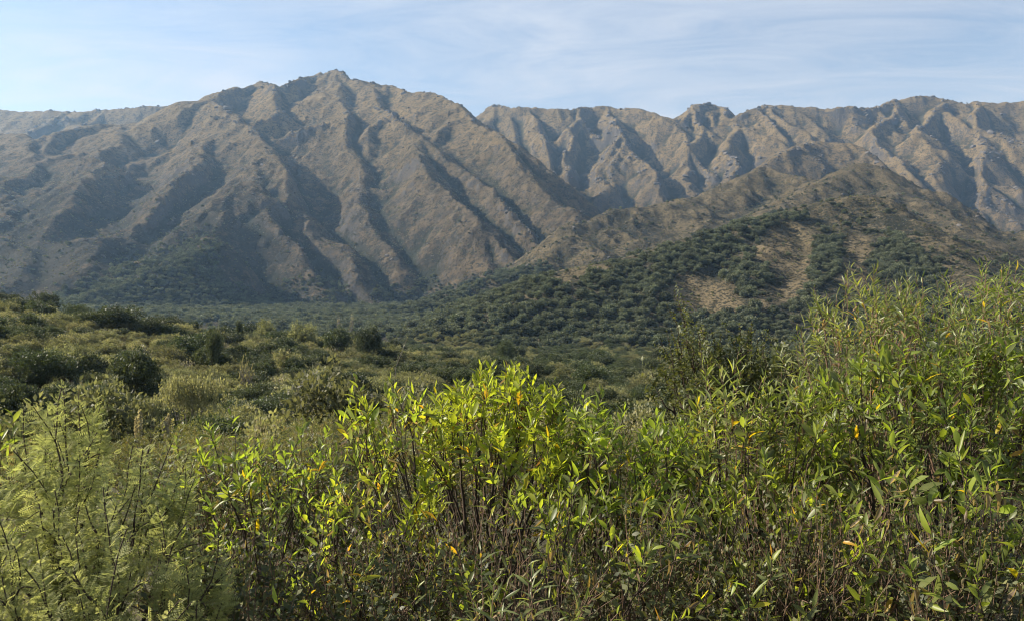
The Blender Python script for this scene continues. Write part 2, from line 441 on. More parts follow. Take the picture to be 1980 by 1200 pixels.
ravine(L, 82, [(648,250),(640,270),(628,305),(623,365),(660,402),(695,422),(750,472),(803,537),(822,560)])
ravine(L, 52, [(812,255),(850,290),(885,332),(925,372),(968,408),(1005,440),(1040,474)])
ravine(L, 52, [(905,285),(955,322),(1000,360),(1040,405),(1085,436)])
ravine(L, 52, [(550,375),(590,425),(640,468),(690,515),(735,570)])
ravine(L, 45, [(470,455),(520,490),(560,535),(600,585)])
ravine(L, 45, [(850,385),(880,440),(905,485),(935,530)])

ravine(LW, 37, [(300,250),(290,300),(260,350),(180,400),(150,440)])
ravine(LW, 37, [(400,330),(340,390),(300,420),(270,480)])
ravine(M, 75, [(935,246),(975,292),(1020,342),(1060,387),(1110,418),(1128,432)])
ravine(M, 45, [(1150,215),(1130,250),(1140,290),(1115,345)])
ravine(M, 60, [(1215,232),(1262,290),(1300,330),(1310,366)])
ravine(M, 45, [(1425,240),(1445,285),(1450,325)])
ravine(M, 67, [(1835,225),(1850,290),(1868,350),(1885,408)])
ravine(M, 45, [(1600,220),(1620,250),(1660,290)])
ravine(M, 45, [(1060,218),(1085,260),(1080,310)])
HR = np.where(HR > Hbase, np.maximum(HR - CUT, Hbase + .04 * (HR - Hbase)), HR)
H = np.maximum(HR, Hbase)
dz = HR - Hbase
H = np.where(np.abs(dz) < 14, H + (14 - np.abs(dz)) ** 2 / 56, H)      # fans of debris where slopes meet the plain
FAM[dz < 0] = -1
rise = np.clip((H - Hbase) / 120, 0, 1)
H = H + rise * np.where(GYY > 1500, 1.0, .4) * 22 * fbm(wx, wy, 620, 2, .5, 43) * (1 - np.exp(-np.abs(H - HR) / 10)) + rise * (11 * fbm(wx, wy, 300, 4, .5, 31, True) + 2.0 * fbm(wx, wy, 75, 3, .5, 37)) * np.where(FAM == 3, 0.5, 1.0) * np.where(FAM == 2, 0.7, 1.0)

def erode(H, n, steps, iters, seed):
    R = np.random.RandomState(seed); h = (H / CELL).astype(np.float64); N = h.size
    for it in range(iters):
        px = R.uniform(1, NW - 3, n); py = R.uniform(1, NH - 3, n)
        dx = np.zeros(n); dy = np.zeros(n); vel = np.ones(n); wat = np.ones(n); sed = np.zeros(n); live = np.ones(n, bool)
        for st in range(steps):
            ix = px.astype(int); iy = py.astype(int); fx = px - ix; fy = py - iy; o = iy * NW + ix
            hf = h.ravel(); a = hf[o]; b = hf[o + 1]; c = hf[o + NW]; d = hf[o + NW + 1]
            g_x = (b - a) * (1 - fy) + (d - c) * fy; g_y = (c - a) * (1 - fx) + (d - b) * fx
            h0 = a * (1 - fx) * (1 - fy) + b * fx * (1 - fy) + c * (1 - fx) * fy + d * fx * fy
            dx = dx * .08 - g_x * .92; dy = dy * .08 - g_y * .92
            l = np.hypot(dx, dy) + 1e-9; dx /= l; dy /= l
            nx = np.clip(px + dx, 1, NW - 3); ny = np.clip(py + dy, 1, NH - 3)
            jx = nx.astype(int); jy = ny.astype(int); ex = nx - jx; ey = ny - jy; q = jy * NW + jx
            h1 = hf[q] * (1 - ex) * (1 - ey) + hf[q + 1] * ex * (1 - ey) + hf[q + NW] * (1 - ex) * ey + hf[q + NW + 1] * ex * ey
            dh = h1 - h0
            cap = np.maximum(-dh, .01) * vel * wat * 5.0
            dep = np.where(dh > 0, np.minimum(dh, sed), np.maximum(sed - cap, 0) * .25)
            ero = np.where((dh <= 0) & (sed < cap), np.minimum((cap - sed) * .28, -dh * .9), 0)
            amt = (dep - ero) * live
            sed = sed - amt
            w4 = ((1 - fx) * (1 - fy), fx * (1 - fy), (1 - fx) * fy, fx * fy)
            dH = np.zeros(N)
            for wgt, off in zip(w4, (0, 1, NW, NW + 1)): dH += np.bincount(o + off, weights=amt * wgt, minlength=N)
            h += dH.reshape(NH, NW)
            vel = np.sqrt(np.maximum(vel * vel - dh * 3.0, 0.02)); vel = np.minimum(vel, 4); wat *= .975
            px, py = nx, ny
    return h * CELL
H0 = H
H = erode(H, 30000, 36, 3, 5)
lim = np.minimum(0.02 * np.maximum(H0 - Hbase, 0) + .5, 3.5)
H = H0 + np.clip(H - H0, -lim * 1.6, lim * 0.5)

def blur(a, n=1):
    for _ in range(n):
        a = (np.roll(a, 1, 0) + np.roll(a, -1, 0) + 2 * a) / 4
        a = (np.roll(a, 1, 1) + np.roll(a, -1, 1) + 2 * a) / 4
    return a
HB = blur(H, 8)
CURV = H - HB                                        # > 0 on crests, < 0 in gullies
def gsample(G, x, y):
    fx = np.clip((x - GX0) / CELL, 0, NW - 1.001); fy = np.clip((y - GY0) / CELL, 0, NH - 1.001)
    ix = fx.astype(int); iy = fy.astype(int); fx = fx - ix; fy = fy - iy
    return G[iy, ix] * (1 - fx) * (1 - fy) + G[iy, ix + 1] * fx * (1 - fy) + G[iy + 1, ix] * (1 - fx) * fy + G[iy + 1, ix + 1] * fx * fy
def terrain_parts(x, y):
    b = base_height(x, y)
    g = gsample(H, x, y)
    far = sstep(430, 520, y)
    z = b * (1 - far) + g * far
    up = np.clip((z - b) / 60, 0, 1)
    rug = sstep(-.05, .55, fbm(x, y, 260, 3, seed=51) + 0.35 * np.clip(gsample(CURV, x, y) / 12, -1, 1))
    return z, b, up, rug
def height(x, y):
    z, b, up, rug = terrain_parts(x, y)
    n1 = fbm(x, y, 46, 4, .55, 61, True); n2 = fbm(x, y, 17, 3, .55, 67)
    craggy = np.maximum(n1 - .12, 0) ** 1.2
    return z + up * ((0.5 + 1.6 * rug) * n2 + (0.6 + 6.5 * rug) * craggy) * np.where(y < 1150, .55, 1.0)
# mesh of the land: fan-shaped sheet, finer where the slopes stand steep
A_MAX = math.radians(41)
NA = 1060
ang = np.linspace(-A_MAX, A_MAX, NA)
R1 = np.geomspace(1.0, 470.0, 150)
R2 = np.geomspace(470.0, 5000.0, 690)[1:]
def sheet(rad, na):
    a = np.linspace(-A_MAX, A_MAX, na)
    RR, AA = np.meshgrid(rad, a, indexing='ij')
    X = RR * np.sin(AA); Y = RR * np.cos(AA)
    return X, Y
def grid_quads(nr, nc):
    i = np.arange(nr - 1)[:, None] * nc + np.arange(nc - 1)[None, :]
    return np.stack([i, i + 1, i + nc + 1, i + nc], -1).reshape(-1, 4)
XM, YM = sheet(R2, NA)
ZM = height(XM, YM)
famv = gsample(FAM.astype(float), XM, YM); 
fx_ = np.clip(((XM - GX0) / CELL + .5).astype(int), 0, NW - 1); fy_ = np.clip(((YM - GY0) / CELL + .5).astype(int), 0, NH - 1)
FV = FAM[fy_, fx_]; FV[YM < 470] = -1
_, B_, UP_, RUG_ = terrain_parts(XM, YM)
CV = gsample(CURV, XM, YM)
q_all = grid_quads(len(R2), NA)
qf = FV.ravel()[q_all[:, 0]]
LAND = {0: ('brown_mountain', MAT_MOUNTAIN), 1: ('far_range', MAT_MOUNTAIN), 2: ('grassy_hills', MAT_HILL), 3: ('wooded_hill', MAT_WOODHILL), -1: ('valley_floor', MAT_HILL)}
VV = np.stack([XM, YM, ZM], -1).reshape(-1, 3)
cx_, cy_ = project(XM.ravel(), YM.ravel(), ZM.ravel())
cx_ = cx_ + 34 * fbm(XM.ravel(), YM.ravel(), 70, 3, .6, 73); cy_ = cy_ + 20 * fbm(XM.ravel(), YM.ravel(), 70, 3, .6, 75)
OPEN_ = np.zeros(XM.size)
for poly in CLEARINGS: OPEN_ = np.where(in_poly(cx_, cy_, poly) & (YM.ravel() < 1050), 1.0, OPEN_)
OPEN_ = blur(OPEN_.reshape(XM.shape), 10).ravel()
AT = {'open': OPEN_, 'rug': RUG_.ravel(), 'curv': np.clip(CV.ravel() / 14, -1, 1), 'high': np.clip(ZM.ravel() / 900, 0, 1),
      'brush': (sstep(300, -900, XM) * sstep(900, 200, ZM) + .6 * sstep(450, 60, ZM)).ravel()}
for f, (nm, mt) in LAND.items():
    q = q_all[qf == f]
    if not len(q): continue
    used, inv = np.unique(q.ravel(), return_inverse=True)
    me = mesh_np(nm, VV[used], inv.reshape(-1, 4), smooth=True)
    for k_, v_ in AT.items():
        a_ = me.attributes.new(k_, 'FLOAT', 'POINT'); a_.data.foreach_set('value', v_[used].astype(np.float32))
    tag(link(nm, me, mt), kind='structure')
# near ground: full disc round the camera so that the land goes on behind it
a_n = np.linspace(-math.pi, math.pi, 361)
R0 = np.concatenate([[0.02], R1, np.geomspace(R1[-1], 5600, 8)[1:]])
RR, AA = np.meshgrid(R0[:151], a_n, indexing='ij')
XG = RR * np.sin(AA); YG = RR * np.cos(AA); ZG = height(XG, YG)
me = mesh_np('ground', np.stack([XG, YG, ZG], -1).reshape(-1, 3), grid_quads(*XG.shape), smooth=True)
tag(link('ground', me, MAT_GROUND), kind='structure')
# ------------------------------------------------------------------ plant building blocks
def leaf_material(name, stops, trans=.45, rough=.38, spec=.45, rnd=.25, glow=(1.9, 1.75, .75)):
    t = NT(name)
    tint = t.attr('tint'); oi = t.n.new('ShaderNodeObjectInfo')
    f = t.math('ADD', tint, t.math('MULTIPLY', t.math('SUBTRACT', oi.outputs['Random'], .5), rnd * .25))
    r = t.n.new('ShaderNodeValToRGB'); t.l.new(f, r.inputs[0])
    el = r.color_ramp.elements
    while len(el) < len(stops): el.new(.5)
    for e, (p, c) in zip(el, stops): e.position = p; e.color = (*c, 1)
    col = r.outputs[0]
    hs = t.n.new('ShaderNodeHueSaturation'); t.l.new(col, hs.inputs['Color'])
    t.l.new(t.math('MULTIPLY_ADD', oi.outputs['Random'], rnd * 1.4, 1 - rnd * .7), hs.inputs['Value'])
    t.l.new(t.math('MULTIPLY_ADD', t.math('FRACT', t.math('MULTIPLY', oi.outputs['Random'], 7.31)), .024, .488), hs.inputs['Hue'])
    col = hs.outputs[0]
    b = t.bsdf(col, rough, spec)
    tr = t.n.new('ShaderNodeBsdfTranslucent')
    br = t.n.new('ShaderNodeMix'); br.data_type = 'RGBA'; br.blend_type = 'MULTIPLY'; br.inputs['Factor'].default_value = 1
    t.l.new(col, br.inputs['A']); br.inputs['B'].default_value = (*glow, 1)
    t.l.new(br.outputs['Result'], tr.inputs['Color'])
    mx = t.n.new('ShaderNodeMixShader'); mx.inputs[0].default_value = trans
    t.l.new(b, mx.inputs[1]); t.l.new(tr.outputs[0], mx.inputs[2])
    return t.end(mx.outputs[0])
def bark_material(name, c1, c2, scale=60):
    t = NT(name); p = t.n.new('ShaderNodeTexCoord').outputs['Object']
    n = t.noise(p, scale, 4, .65)
    return t.end(t.bsdf(t.mix(n, c1, c2), .85, .2, t.bump(n, .6, .004)))
LEAF_BROAD = leaf_material('broad_leaf', [(0, (.070, .084, .034)), (.35, (.142, .165, .050)), (.62, (.225, .275, .040)), (.78, (.29, .335, .040)), (.83, (.50, .36, .02)), (.90, (.38, .19, .03)), (.95, (.10, .070, .046)), (1, (.21, .155, .105))], .54, .42, .45, .16, (1.75, 1.75, .7))
LEAF_NARROW = leaf_material('narrow_leaf', [(0, (.080, .095, .045)), (.4, (.160, .180, .066)), (.70, (.245, .265, .070)), (.80, (.33, .33, .06)), (.88, (.48, .28, .03)), (.94, (.16, .10, .05)), (1, (.28, .19, .10))], .46, .40, .5, .16, (1.6, 1.7, .75))
LEAF_SMALL = leaf_material('small_leaf', [(0, (.042, .052, .022)), (.5, (.105, .115, .046)), (.85, (.18, .185, .075)), (1, (.20, .155, .09))], .36, .52, .35, .2)
LEAF_FEATHER = leaf_material('feathery_leaf', [(0, (.16, .180, .070)), (.5, (.29, .305, .125)), (1, (.42, .42, .19))], .47, .6, .2, .1, (1.5, 1.5, .95))
LEAF_SCRUB = leaf_material('scrub_leaf', [(0, (.062, .067, .040)), (.35, (.145, .145, .076)), (.7, (.225, .22, .115)), (.9, (.28, .256, .15)), (1, (.15, .13, .105))], .38, .6, .25, .42, (1.5, 1.5, .8))
LEAF_DARK = leaf_material('dark_scrub_leaf', [(0, (.026, .034, .016)), (.5, (.055, .070, .030)), (1, (.11, .125, .05))], .26, .5, .35, .3, (1.5, 1.5, .8))
LEAF_TREE = leaf_material('tree_leaf', [(0, (.042, .052, .036)), (.5, (.090, .104, .066)), (1, (.16, .172, .105))], .26, .6, .25, .5, (1.5, 1.5, .8))
PLUME = leaf_material('grass_plume', [(0, (.20, .18, .14)), (1, (.36, .33, .27))], .35, .8, .1, .1)
BARK_DARK = bark_material('dark_bark', (.022, .016, .012), (.075, .055, .042))
BARK_BROWN = bark_material('brown_twig', (.080, .048, .032), (.23, .155, .105))
BARK_GREY = bark_material('grey_bark', (.07, .060, .050), (.21, .185, .16))

def norm(v): return v / (np.linalg.norm(v, axis=-1, keepdims=True) + 1e-9)
def frames(d, rng, roll=None):
    """3x3 frames with local y along d, x sideways, z the leaf's upper face"""
    d = norm(d); n = len(d)
    r = norm(rng.normal(size=(n, 3))) if roll is None else norm(roll)
    x = norm(np.cross(d, r)); z = np.cross(x, d)
    return np.stack([x, d, z], -1)
class Bag:
    """collects stamped pieces for ONE mesh"""
    def __init__(s): s.v = []; s.t = []; s.q = []; s.a = []; s.n = 0
    def stamp(s, tv, tt, F, T, S, tint):
        m = len(tv); n = len(T)
        if not n: return
        S = np.asarray(S); S = S[:, None] * np.ones(3) if S.ndim == 1 else S
        V = np.einsum('nij,nmj->nmi', F, tv[None] * S[:, None, :]) + T[:, None, :]
        s.v.append(V.reshape(-1, 3)); s.t.append((tt[None] + (np.arange(n) * m)[:, None, None] + s.n).reshape(-1, 3))
        s.a.append(np.repeat(np.asarray(tint, np.float32), m)); s.n += n * m
    def tubes(s, A, B, ra, rb, sides=4, tint=.5):
        A, B = np.asarray(A, float), np.asarray(B, float)
        if not len(A): return
        d = norm(B - A); ref = np.where(np.abs(d[:, 2:3]) > .9, np.array([[1., 0, 0]]), np.array([[0., 0, 1]]))
        x = norm(np.cross(d, ref)); y = np.cross(d, x); n = len(A)
        th = np.arange(sides) / sides * 2 * np.pi
        ring = x[:, None] * np.cos(th)[None, :, None] + y[:, None] * np.sin(th)[None, :, None]
        V = np.concatenate([A[:, None] + ring * np.asarray(ra)[:, None, None], B[:, None] + ring * np.asarray(rb)[:, None, None]], 1)
        i = np.arange(sides); j = (i + 1) % sides
        q = np.stack([i, j, j + sides, i + sides], -1)
        s.v.append(V.reshape(-1, 3)); s.q.append((q[None] + (np.arange(n) * 2 * sides)[:, None, None] + s.n).reshape(-1, 4))
        s.a.append(np.full(n * 2 * sides, tint, np.float32)); s.n += n * 2 * sides
    def mesh(s, name, smooth=True):
        me = mesh_np(name, np.concatenate(s.v), np.concatenate(s.q) if s.q else None, np.concatenate(s.t) if s.t else None, smooth)
        at_ = me.attributes.new('tint', 'FLOAT', 'POINT'); at_.data.foreach_set('value', np.concatenate(s.a))
        return me
def leaf_template(w, fold, bend, st=(.18, .45, .75), wid=(.72, 1., .62), curl=0.0):
    v = [(0, 0, 0)]
    for y, k in zip(st, wid):
        z = -bend * y * y
        v += [(-w * k, y, z + fold * w * k), (0, y + .01, z), (w * k, y, z + fold * w * k + curl * w * k)]
    v.append((0, 1, -bend))
    n = len(st); f = [(0, 2, 1), (0, 3, 2)]
    for i in range(n - 1):
        a = 1 + 3 * i; b = a + 3
        f += [(a, a + 1, b + 1), (a, b + 1, b), (a + 1, a + 2, b + 2), (a + 1, b + 2, b + 1)]
    a = 1 + 3 * (n - 1); f += [(a, a + 1, a + 3), (a + 1, a + 2, a + 3)]
    return np.array(v, float), np.array(f)
T_BROAD = [leaf_template(.13, .35, .10), leaf_template(.155, .5, .22, wid=(.5, 1., .85)), leaf_template(.10, .6, -.08), leaf_template(.125, .25, .35, curl=.5), leaf_template(.12, .7, .5, curl=-.5), leaf_template(.165, .3, -.2, wid=(.42, .95, .95))]
T_NARROW = [leaf_template(.075, .4, .25), leaf_template(.085, .5, .45), leaf_template(.07, .6, .05)]
T_DEAD = [leaf_template(.12, 1.2, .5, curl=-.8), leaf_template(.10, 1.5, -.4, curl=.6)]
T_OVAL = (np.array([(0, 0, 0), (-.3, .5, .08), (0, .55, 0), (.3, .5, .08), (0, 1, -.08)], float), np.array([(0, 2, 1), (0, 3, 2), (1, 2, 4), (2, 3, 4)]))
T_TINY = (np.array([(0, 0, 0), (-.25, .55, .05), (.25, .55, .05), (0, 1, -.05)], float), np.array([(0, 2, 1), (1, 2, 3)]))
def frond_template(n=7, rng=np.random.RandomState(3)):
    """feathery leaf: a stalk with pairs of fine strips"""
    v, f = [], []
    for i in range(n):
        y = .12 + .86 * i / n; L = .30 * math.sin(math.pi * (.18 + .75 * i / n)) + .05
        for sx in (-1, 1):
            b = len(v)
            v += [(0, y, 0), (sx * L * .55, y + .095, .02), (sx * L, y + .09 + rng.uniform(-.02, .02), -.03), (sx * L * .55, y + .010, .02)]
            f += [(b, b + 1, b + 2), (b, b + 2, b + 3)] if sx < 0 else [(b, b + 2, b + 1), (b, b + 3, b + 2)]
    return np.array(v), np.array(f)
T_FROND = frond_template()

def grow(tips, base, rng, stems=6, base_r=.12, droop=0.0, node=(.34, .52)):
    """branch network from the base to every tip; returns segments with tip counts, and each tip's direction"""
    A, B, NA_, NB_ = [], [], [], []; tdir = np.zeros_like(tips)
    def path(p, d0, q, n, end_n):
        L = np.linalg.norm(q - p); c = p + d0 * L * .5 + rng.normal(size=3) * L * .05
        k = 5 if L > .25 else 3
        prev = p
        for i in range(1, k + 1):
            t = i / k; x = (1 - t) ** 2 * p + 2 * t * (1 - t) * c + t * t * q
            if i < k: x = x + rng.normal(size=3) * L * .012
            A.append(prev); B.append(x); NA_.append(n + (end_n - n) * (i - 1) / k); NB_.append(n + (end_n - n) * i / k); prev = x
        return norm(q - c)
    def rec(p, d, idx):
        n = len(idx)
        if n == 1:
            tdir[idx[0]] = path(p, d, tips[idx[0]], 1.0, .45); return
        w = norm(tips[idx] - p); c = w.mean(0); u = w - c
        _, _, vt = np.linalg.svd(u, full_matrices=False)
        s = u @ vt[0]; cut = np.quantile(s, rng.uniform(.3, .7))
        for m in (s <= cut, s > cut):
            g = idx[m]
            if not len(g): continue
            if len(g) == 1: rec(p, norm(d + w[m].mean(0)), g); continue
            cen = tips[g].mean(0); q = p + (cen - p) * rng.uniform(*node)
            dd = path(p, norm(d * .8 + (cen - p) / (np.linalg.norm(cen - p) + 1e-6)), q, len(g), len(g))
            rec(q, dd, g)
    idx = np.arange(len(tips)); cx = tips[:, :2] - base[:2]
    cent = cx[rng.choice(len(tips), min(stems, len(tips)), replace=False)]
    for _ in range(4):
        own = np.argmin(((cx[:, None] - cent[None]) ** 2).sum(-1), 1)
        for k in range(len(cent)):
            if (own == k).any(): cent[k] = cx[own == k].mean(0)
    for k in range(len(cent)):
        g = idx[own == k]
        if len(g):
            off = norm(np.append(cent[k], 0.0)) * base_r * rng.uniform(.2, 1) * .25
            rec(base + off, norm(np.array([cent[k][0] * 1.5, cent[k][1] * 1.5, .6])), g)
    return np.array(A), np.array(B), np.array(NA_), np.array(NB_), norm(tdir)
def empty(name, loc):
    o = bpy.data.objects.new(name, None); o.empty_display_size = .2; o.location = loc; COL.objects.link(o); return o
# ------------------------------------------------------------------ scrub and trees: a few grown plants of each kind, then copies
def crown_points(rng, lobes, n, rx, ry, rz, z0, inner=.25, flat=1.0):
    """points on the surfaces of many small domes that make up a crown, with outward directions"""
    c = norm(rng.normal(size=(lobes, 3))) * rng.uniform(.35, .80, (lobes, 1)); c[:, 2] = np.abs(c[:, 2]) * .9
    c *= np.array([rx, ry, rz]); c[:, 2] += z0
    r = rng.uniform(.16, .46, lobes) * (rx + ry + rz) / 3
    k = rng.choice(lobes, n, p=r ** 2 / (r ** 2).sum())
    d = norm(rng.normal(size=(n, 3)) + np.array([0, 0, .45])); d[:, 2] = np.where(d[:, 2] < -.35, -d[:, 2], d[:, 2])
    rad = r[k] * np.where(rng.rand(n) < inner, rng.uniform(.3, .9, n), .82 + rng.gamma(1.6, .13, n))
    P = c[k] + d * rad[:, None] * np.array([1, 1, flat])
    return P, d, c, r
def make_plant(name, seed, kind):
    rng = np.random.RandomState(seed)
    spec = dict(olive=(20, 6400, 1.6, 1.5, 1.3, .55, .105, (.34, .2), LEAF_SCRUB), pale=(17, 5600, 1.4, 1.3, 1.2, .5, .105, (.54, .18), LEAF_SCRUB),
                dark=(24, 9600, 1.9, 1.8, 1.9, .9, .125, (.42, .2), LEAF_DARK), flat=(24, 7000, 2.6, 2.2, .55, 1.7, .10, (.46, .16), LEAF_SCRUB),
                tree=(15, 1500, 2.6, 2.5, 2.5, 1.3, .52, (.45, .22), LEAF_TREE), sparse=(9, 480, 2.0, 2.0, 1.9, .9, .5, (.5, .22), LEAF_TREE),
                near=(22, 12000, 1.25, 1.2, 1.15, .45, .030, (.60, .22), LEAF_SMALL), bare=(10, 240, 1.25, 1.2, 1.2, .45, .13, (.95, .08), LEAF_SCRUB), bush=(6, 170, .8, .8, .55, .1, .32, (.2, .2), LEAF_SCRUB))[kind]
    lobes, n, rx, ry, rz, z0, size, (tm, ts), mat = spec
    P, d, c, r = crown_points(rng, lobes, n, rx, ry, rz, z0, flat=.6 if kind == 'flat' else 1.0)
    if kind != 'bare':                                  # leaves sit in sprigs, with gaps between them
        m_ = 16; q_ = np.repeat(np.arange(n // m_), m_); n = len(q_)
        P, d = P[q_] + rng.normal(size=(n, 3)) * size * (.62 if size > .3 else .85), d[q_]
        shade = np.repeat(rng.normal(size=len(q_) // m_) * ts, m_)
    else: shade = 0
    bag = Bag()
    tone = np.clip(tm + shade + rng.normal(size=n) * ts * .6, 0, 1)
    dirs = norm(d + rng.normal(size=(n, 3)) * .75 + np.array([0, 0, .35]))
    bag.stamp(*T_OVAL, frames(dirs, rng), P, size * rng.uniform(.65, 1.35, n), tone)
    wood = Bag()
    base = np.zeros(3)
    tips = np.concatenate([c, c + norm(rng.normal(size=c.shape)) * r[:, None] * .8])
    if kind == 'bare':
        tips = np.concatenate([tips] + [c + norm(rng.normal(size=c.shape) + [0, 0, .3]) * r[:, None] * rng.uniform(.7, 1.1, (lobes, 1)) for _ in range(14)])
    tips[:, 2] = np.maximum(tips[:, 2], .25)
    A, B, na, nb, _ = grow(tips, base, rng, 4 if kind not in ('tree', 'sparse') else 2, .10)
    k = .010 if kind in ('tree', 'sparse') else .006
    k = .007 if kind == 'bare' else k
    wood.tubes(A, B, k * 1.6 * na ** .55, k * 1.6 * nb ** .55, 4)
    return bag.mesh(name + '_crown', False), wood.mesh(name + '_wood'), mat, (BARK_GREY if kind in ('bare', 'flat') else BARK_DARK)
PROTO = {}
for kind, ns in (('olive', 4), ('pale', 3), ('dark', 3), ('flat', 2), ('bare', 2), ('near', 3), ('tree', 4), ('sparse', 2), ('bush', 3)):
    PROTO[kind] = [make_plant(kind, 100 + 17 * i + len(kind) * 31, kind) for i in range(ns)]
    for a, b, ma, mb in PROTO[kind]: a.materials.append(ma); b.materials.append(mb)
SOURCE = {}                                             # one real crown of each grown plant, reused for the uncounted mass
def plant(name, kind, i, loc, rz, sc, label, cat, group, crown='crown', wood='trunk'):
    a, b, _, _ = PROTO[kind][i]
    o = empty(name, loc); o.rotation_euler = (0, 0, rz); o.scale = sc
    c = link(crown, a, None, o); link(wood, b, None, o)
    SOURCE.setdefault((kind, i), c)
    return tag(o, label, cat, group)
def scatter_mass(name, label, cat, P, rz, sc, pid, sources, tilt=None):
    """one object of kind stuff: the plants beyond the counted ones"""
    me = bpy.data.meshes.new(name); n = len(P)
    me.vertices.add(n); me.vertices.foreach_set('co', np.asarray(P, np.float32).ravel())
    rot = np.zeros((n, 3), np.float32); rot[:, 2] = rz
    if tilt is not None: rot[:, :2] = tilt
    for nm, ty, key, v in (('rot', 'FLOAT_VECTOR', 'vector', rot.ravel()), ('scl', 'FLOAT_VECTOR', 'vector', np.asarray(sc, np.float32).ravel()), ('pid', 'INT', 'value', np.asarray(pid, np.int32))):
        a = me.attributes.new(nm, ty, 'POINT'); a.data.foreach_set(key, v)
    o = tag(link(name, me), label, cat, kind='stuff')
    g = bpy.data.node_groups.new(name, 'GeometryNodeTree')
    g.interface.new_socket('Geometry', in_out='INPUT', socket_type='NodeSocketGeometry')
    g.interface.new_socket('Geometry', in_out='OUTPUT', socket_type='NodeSocketGeometry')
    N, L_ = g.nodes, g.links
    gi, go, jn = N.new('NodeGroupInput'), N.new('NodeGroupOutput'), N.new('GeometryNodeJoinGeometry')
    def named(nm, ty):
        x = N.new('GeometryNodeInputNamedAttribute'); x.data_type = ty; x.inputs['Name'].default_value = nm
        return x.outputs['Attribute']
    ra, sa, pa = named('rot', 'FLOAT_VECTOR'), named('scl', 'FLOAT_VECTOR'), named('pid', 'INT')
    for k, src in enumerate(sources):
        cmp = N.new('FunctionNodeCompare'); cmp.data_type = 'INT'; cmp.operation = 'EQUAL'
        L_.new(pa, cmp.inputs[2]); cmp.inputs[3].default_value = k
        oi = N.new('GeometryNodeObjectInfo'); oi.inputs['Object'].default_value = src; oi.inputs['As Instance'].default_value = True
        ip = N.new('GeometryNodeInstanceOnPoints')
        L_.new(gi.outputs[0], ip.inputs['Points']); L_.new(cmp.outputs[0], ip.inputs['Selection'])
        L_.new(oi.outputs['Geometry'], ip.inputs['Instance'])
        L_.new(ra, ip.inputs['Rotation']); L_.new(sa, ip.inputs['Scale']); L_.new(ip.outputs[0], jn.inputs[0])
    L_.new(jn.outputs[0], go.inputs[0])
    md = o.modifiers.new('scatter', 'NODES'); md.node_group = g
    return o
def ground_z(x, y):
    return np.where(y < 480, -12.0 + 17.8 * sstep(40, 230, y) * (1 - sstep(260, 620, y)) * np.clip((-x / np.maximum(y, 25) + .06) / .68, 0, 1.15) ** 1.1, gsample(H, x, y))
def seen(P, top):
    """which points (their tops) have a clear line over the land from the eye"""
    q = P.copy(); q[:, 2] += top
    t = np.linspace(.06, .985, 48)[None, :]
    x = q[:, :1] * t; y = q[:, 1:2] * t; z = EYE + (q[:, 2:] - EYE) * t
    return (ground_z(x, y) < z + .4).all(1)
# --- trees on the slopes: where the photograph's woods lie on the hills
rng = np.random.RandomState(41)
N_ = 150000
r_ = np.sqrt(rng.uniform(520 ** 2, 1900 ** 2, N_)); a_ = rng.uniform(-math.radians(38), math.radians(38), N_)
Px = r_ * np.sin(a_); Py = r_ * np.cos(a_); Pz = height(Px, Py)
ix, iy = project(Px, Py, Pz)
ix = ix + 34 * fbm(Px, Py, 70, 3, .6, 73); iy = iy + 20 * fbm(Px, Py, 70, 3, .6, 75)
patch = fbm(Px, Py, 60, 3, .5, 71)
WOODS = [  # polygon, trees per 100 m2 of plan, patchiness
    ([(860,650),(900,628),(1000,592),(1100,550),(1180,512),(1240,494),(1320,478),(1400,442),(1480,418),(1535,404),(1555,425),(1490,450),(1440,475),(1400,505),(1300,545),(1270,580),(1330,610),(1420,590),(1480,600),(1520,640),(1560,700),(1300,700),(1000,680)], 2.6, -.35),
    ([(1395,500),(1440,480),(1480,520),(1490,580),(1440,585),(1405,550)], 2.4, -.3),
    ([(1560,480),(1600,452),(1645,468),(1640,510),(1590,545),(1565,590),(1530,600),(1550,530)], 3.0, -.4),
    ([(1675,480),(1740,458),(1790,490),(1840,530),(1820,570),(1700,555)], 2.8, -.3),
    ([(1480,600),(1560,590),(1700,560),(1850,575),(1990,600),(2100,680),(1480,690)], 1.2, -.05),
    ([(1590,385),(1680,375),(1720,400),(1700,440),(1600,440)], .8, .1),
    ([(40,590),(130,550),(220,525),(300,500),(370,465),(430,470),(420,520),(480,560),(560,590),(640,598),(720,602),(760,620),(300,625),(40,600)], 2.6, -.30),
    ([(440,604),(600,600),(760,588),(900,600),(900,650),(740,660),(440,630)], 2.6, -.12),
    ([(480,575),(560,545),(640,535),(740,555),(830,535),(880,550),(840,590),(600,604),(480,600)], 1.0, .0),
    ([(150,530),(250,480),(330,440),(420,430),(440,470),(330,500),(220,540)], .8, .05),
    ([(740,590),(830,575),(880,552),(960,525),(1050,515),(1080,545),(1000,592),(880,628),(780,625)], 2.2, -.2),
]
dens = np.zeros(N_)
for poly, k, cut in WOODS:
    m = in_poly(ix, iy, poly) & (patch > cut - .15) & (Py < 1750)
    dens = np.where(m, np.maximum(dens, k), dens)
dens = np.maximum(dens, np.where(Py < 1000, .10 + .32 * (patch > .2), np.where(Py < 1500, .06 + .25 * (patch > .25), .03)))
for poly in CLEARINGS: dens = np.where(in_poly(ix, iy, poly), .05, dens)
area = (1900 ** 2 - 520 ** 2) * math.radians(76) / 2
keep = rng.rand(N_) < dens / 100 * area / N_ * 2.0
T_P = np.stack([Px, Py, Pz - .3], -1)[keep]; T_dense = dens[keep] > .9
vis = seen(T_P, 3.0)
T_P = T_P[vis]; T_dense = T_dense[vis]
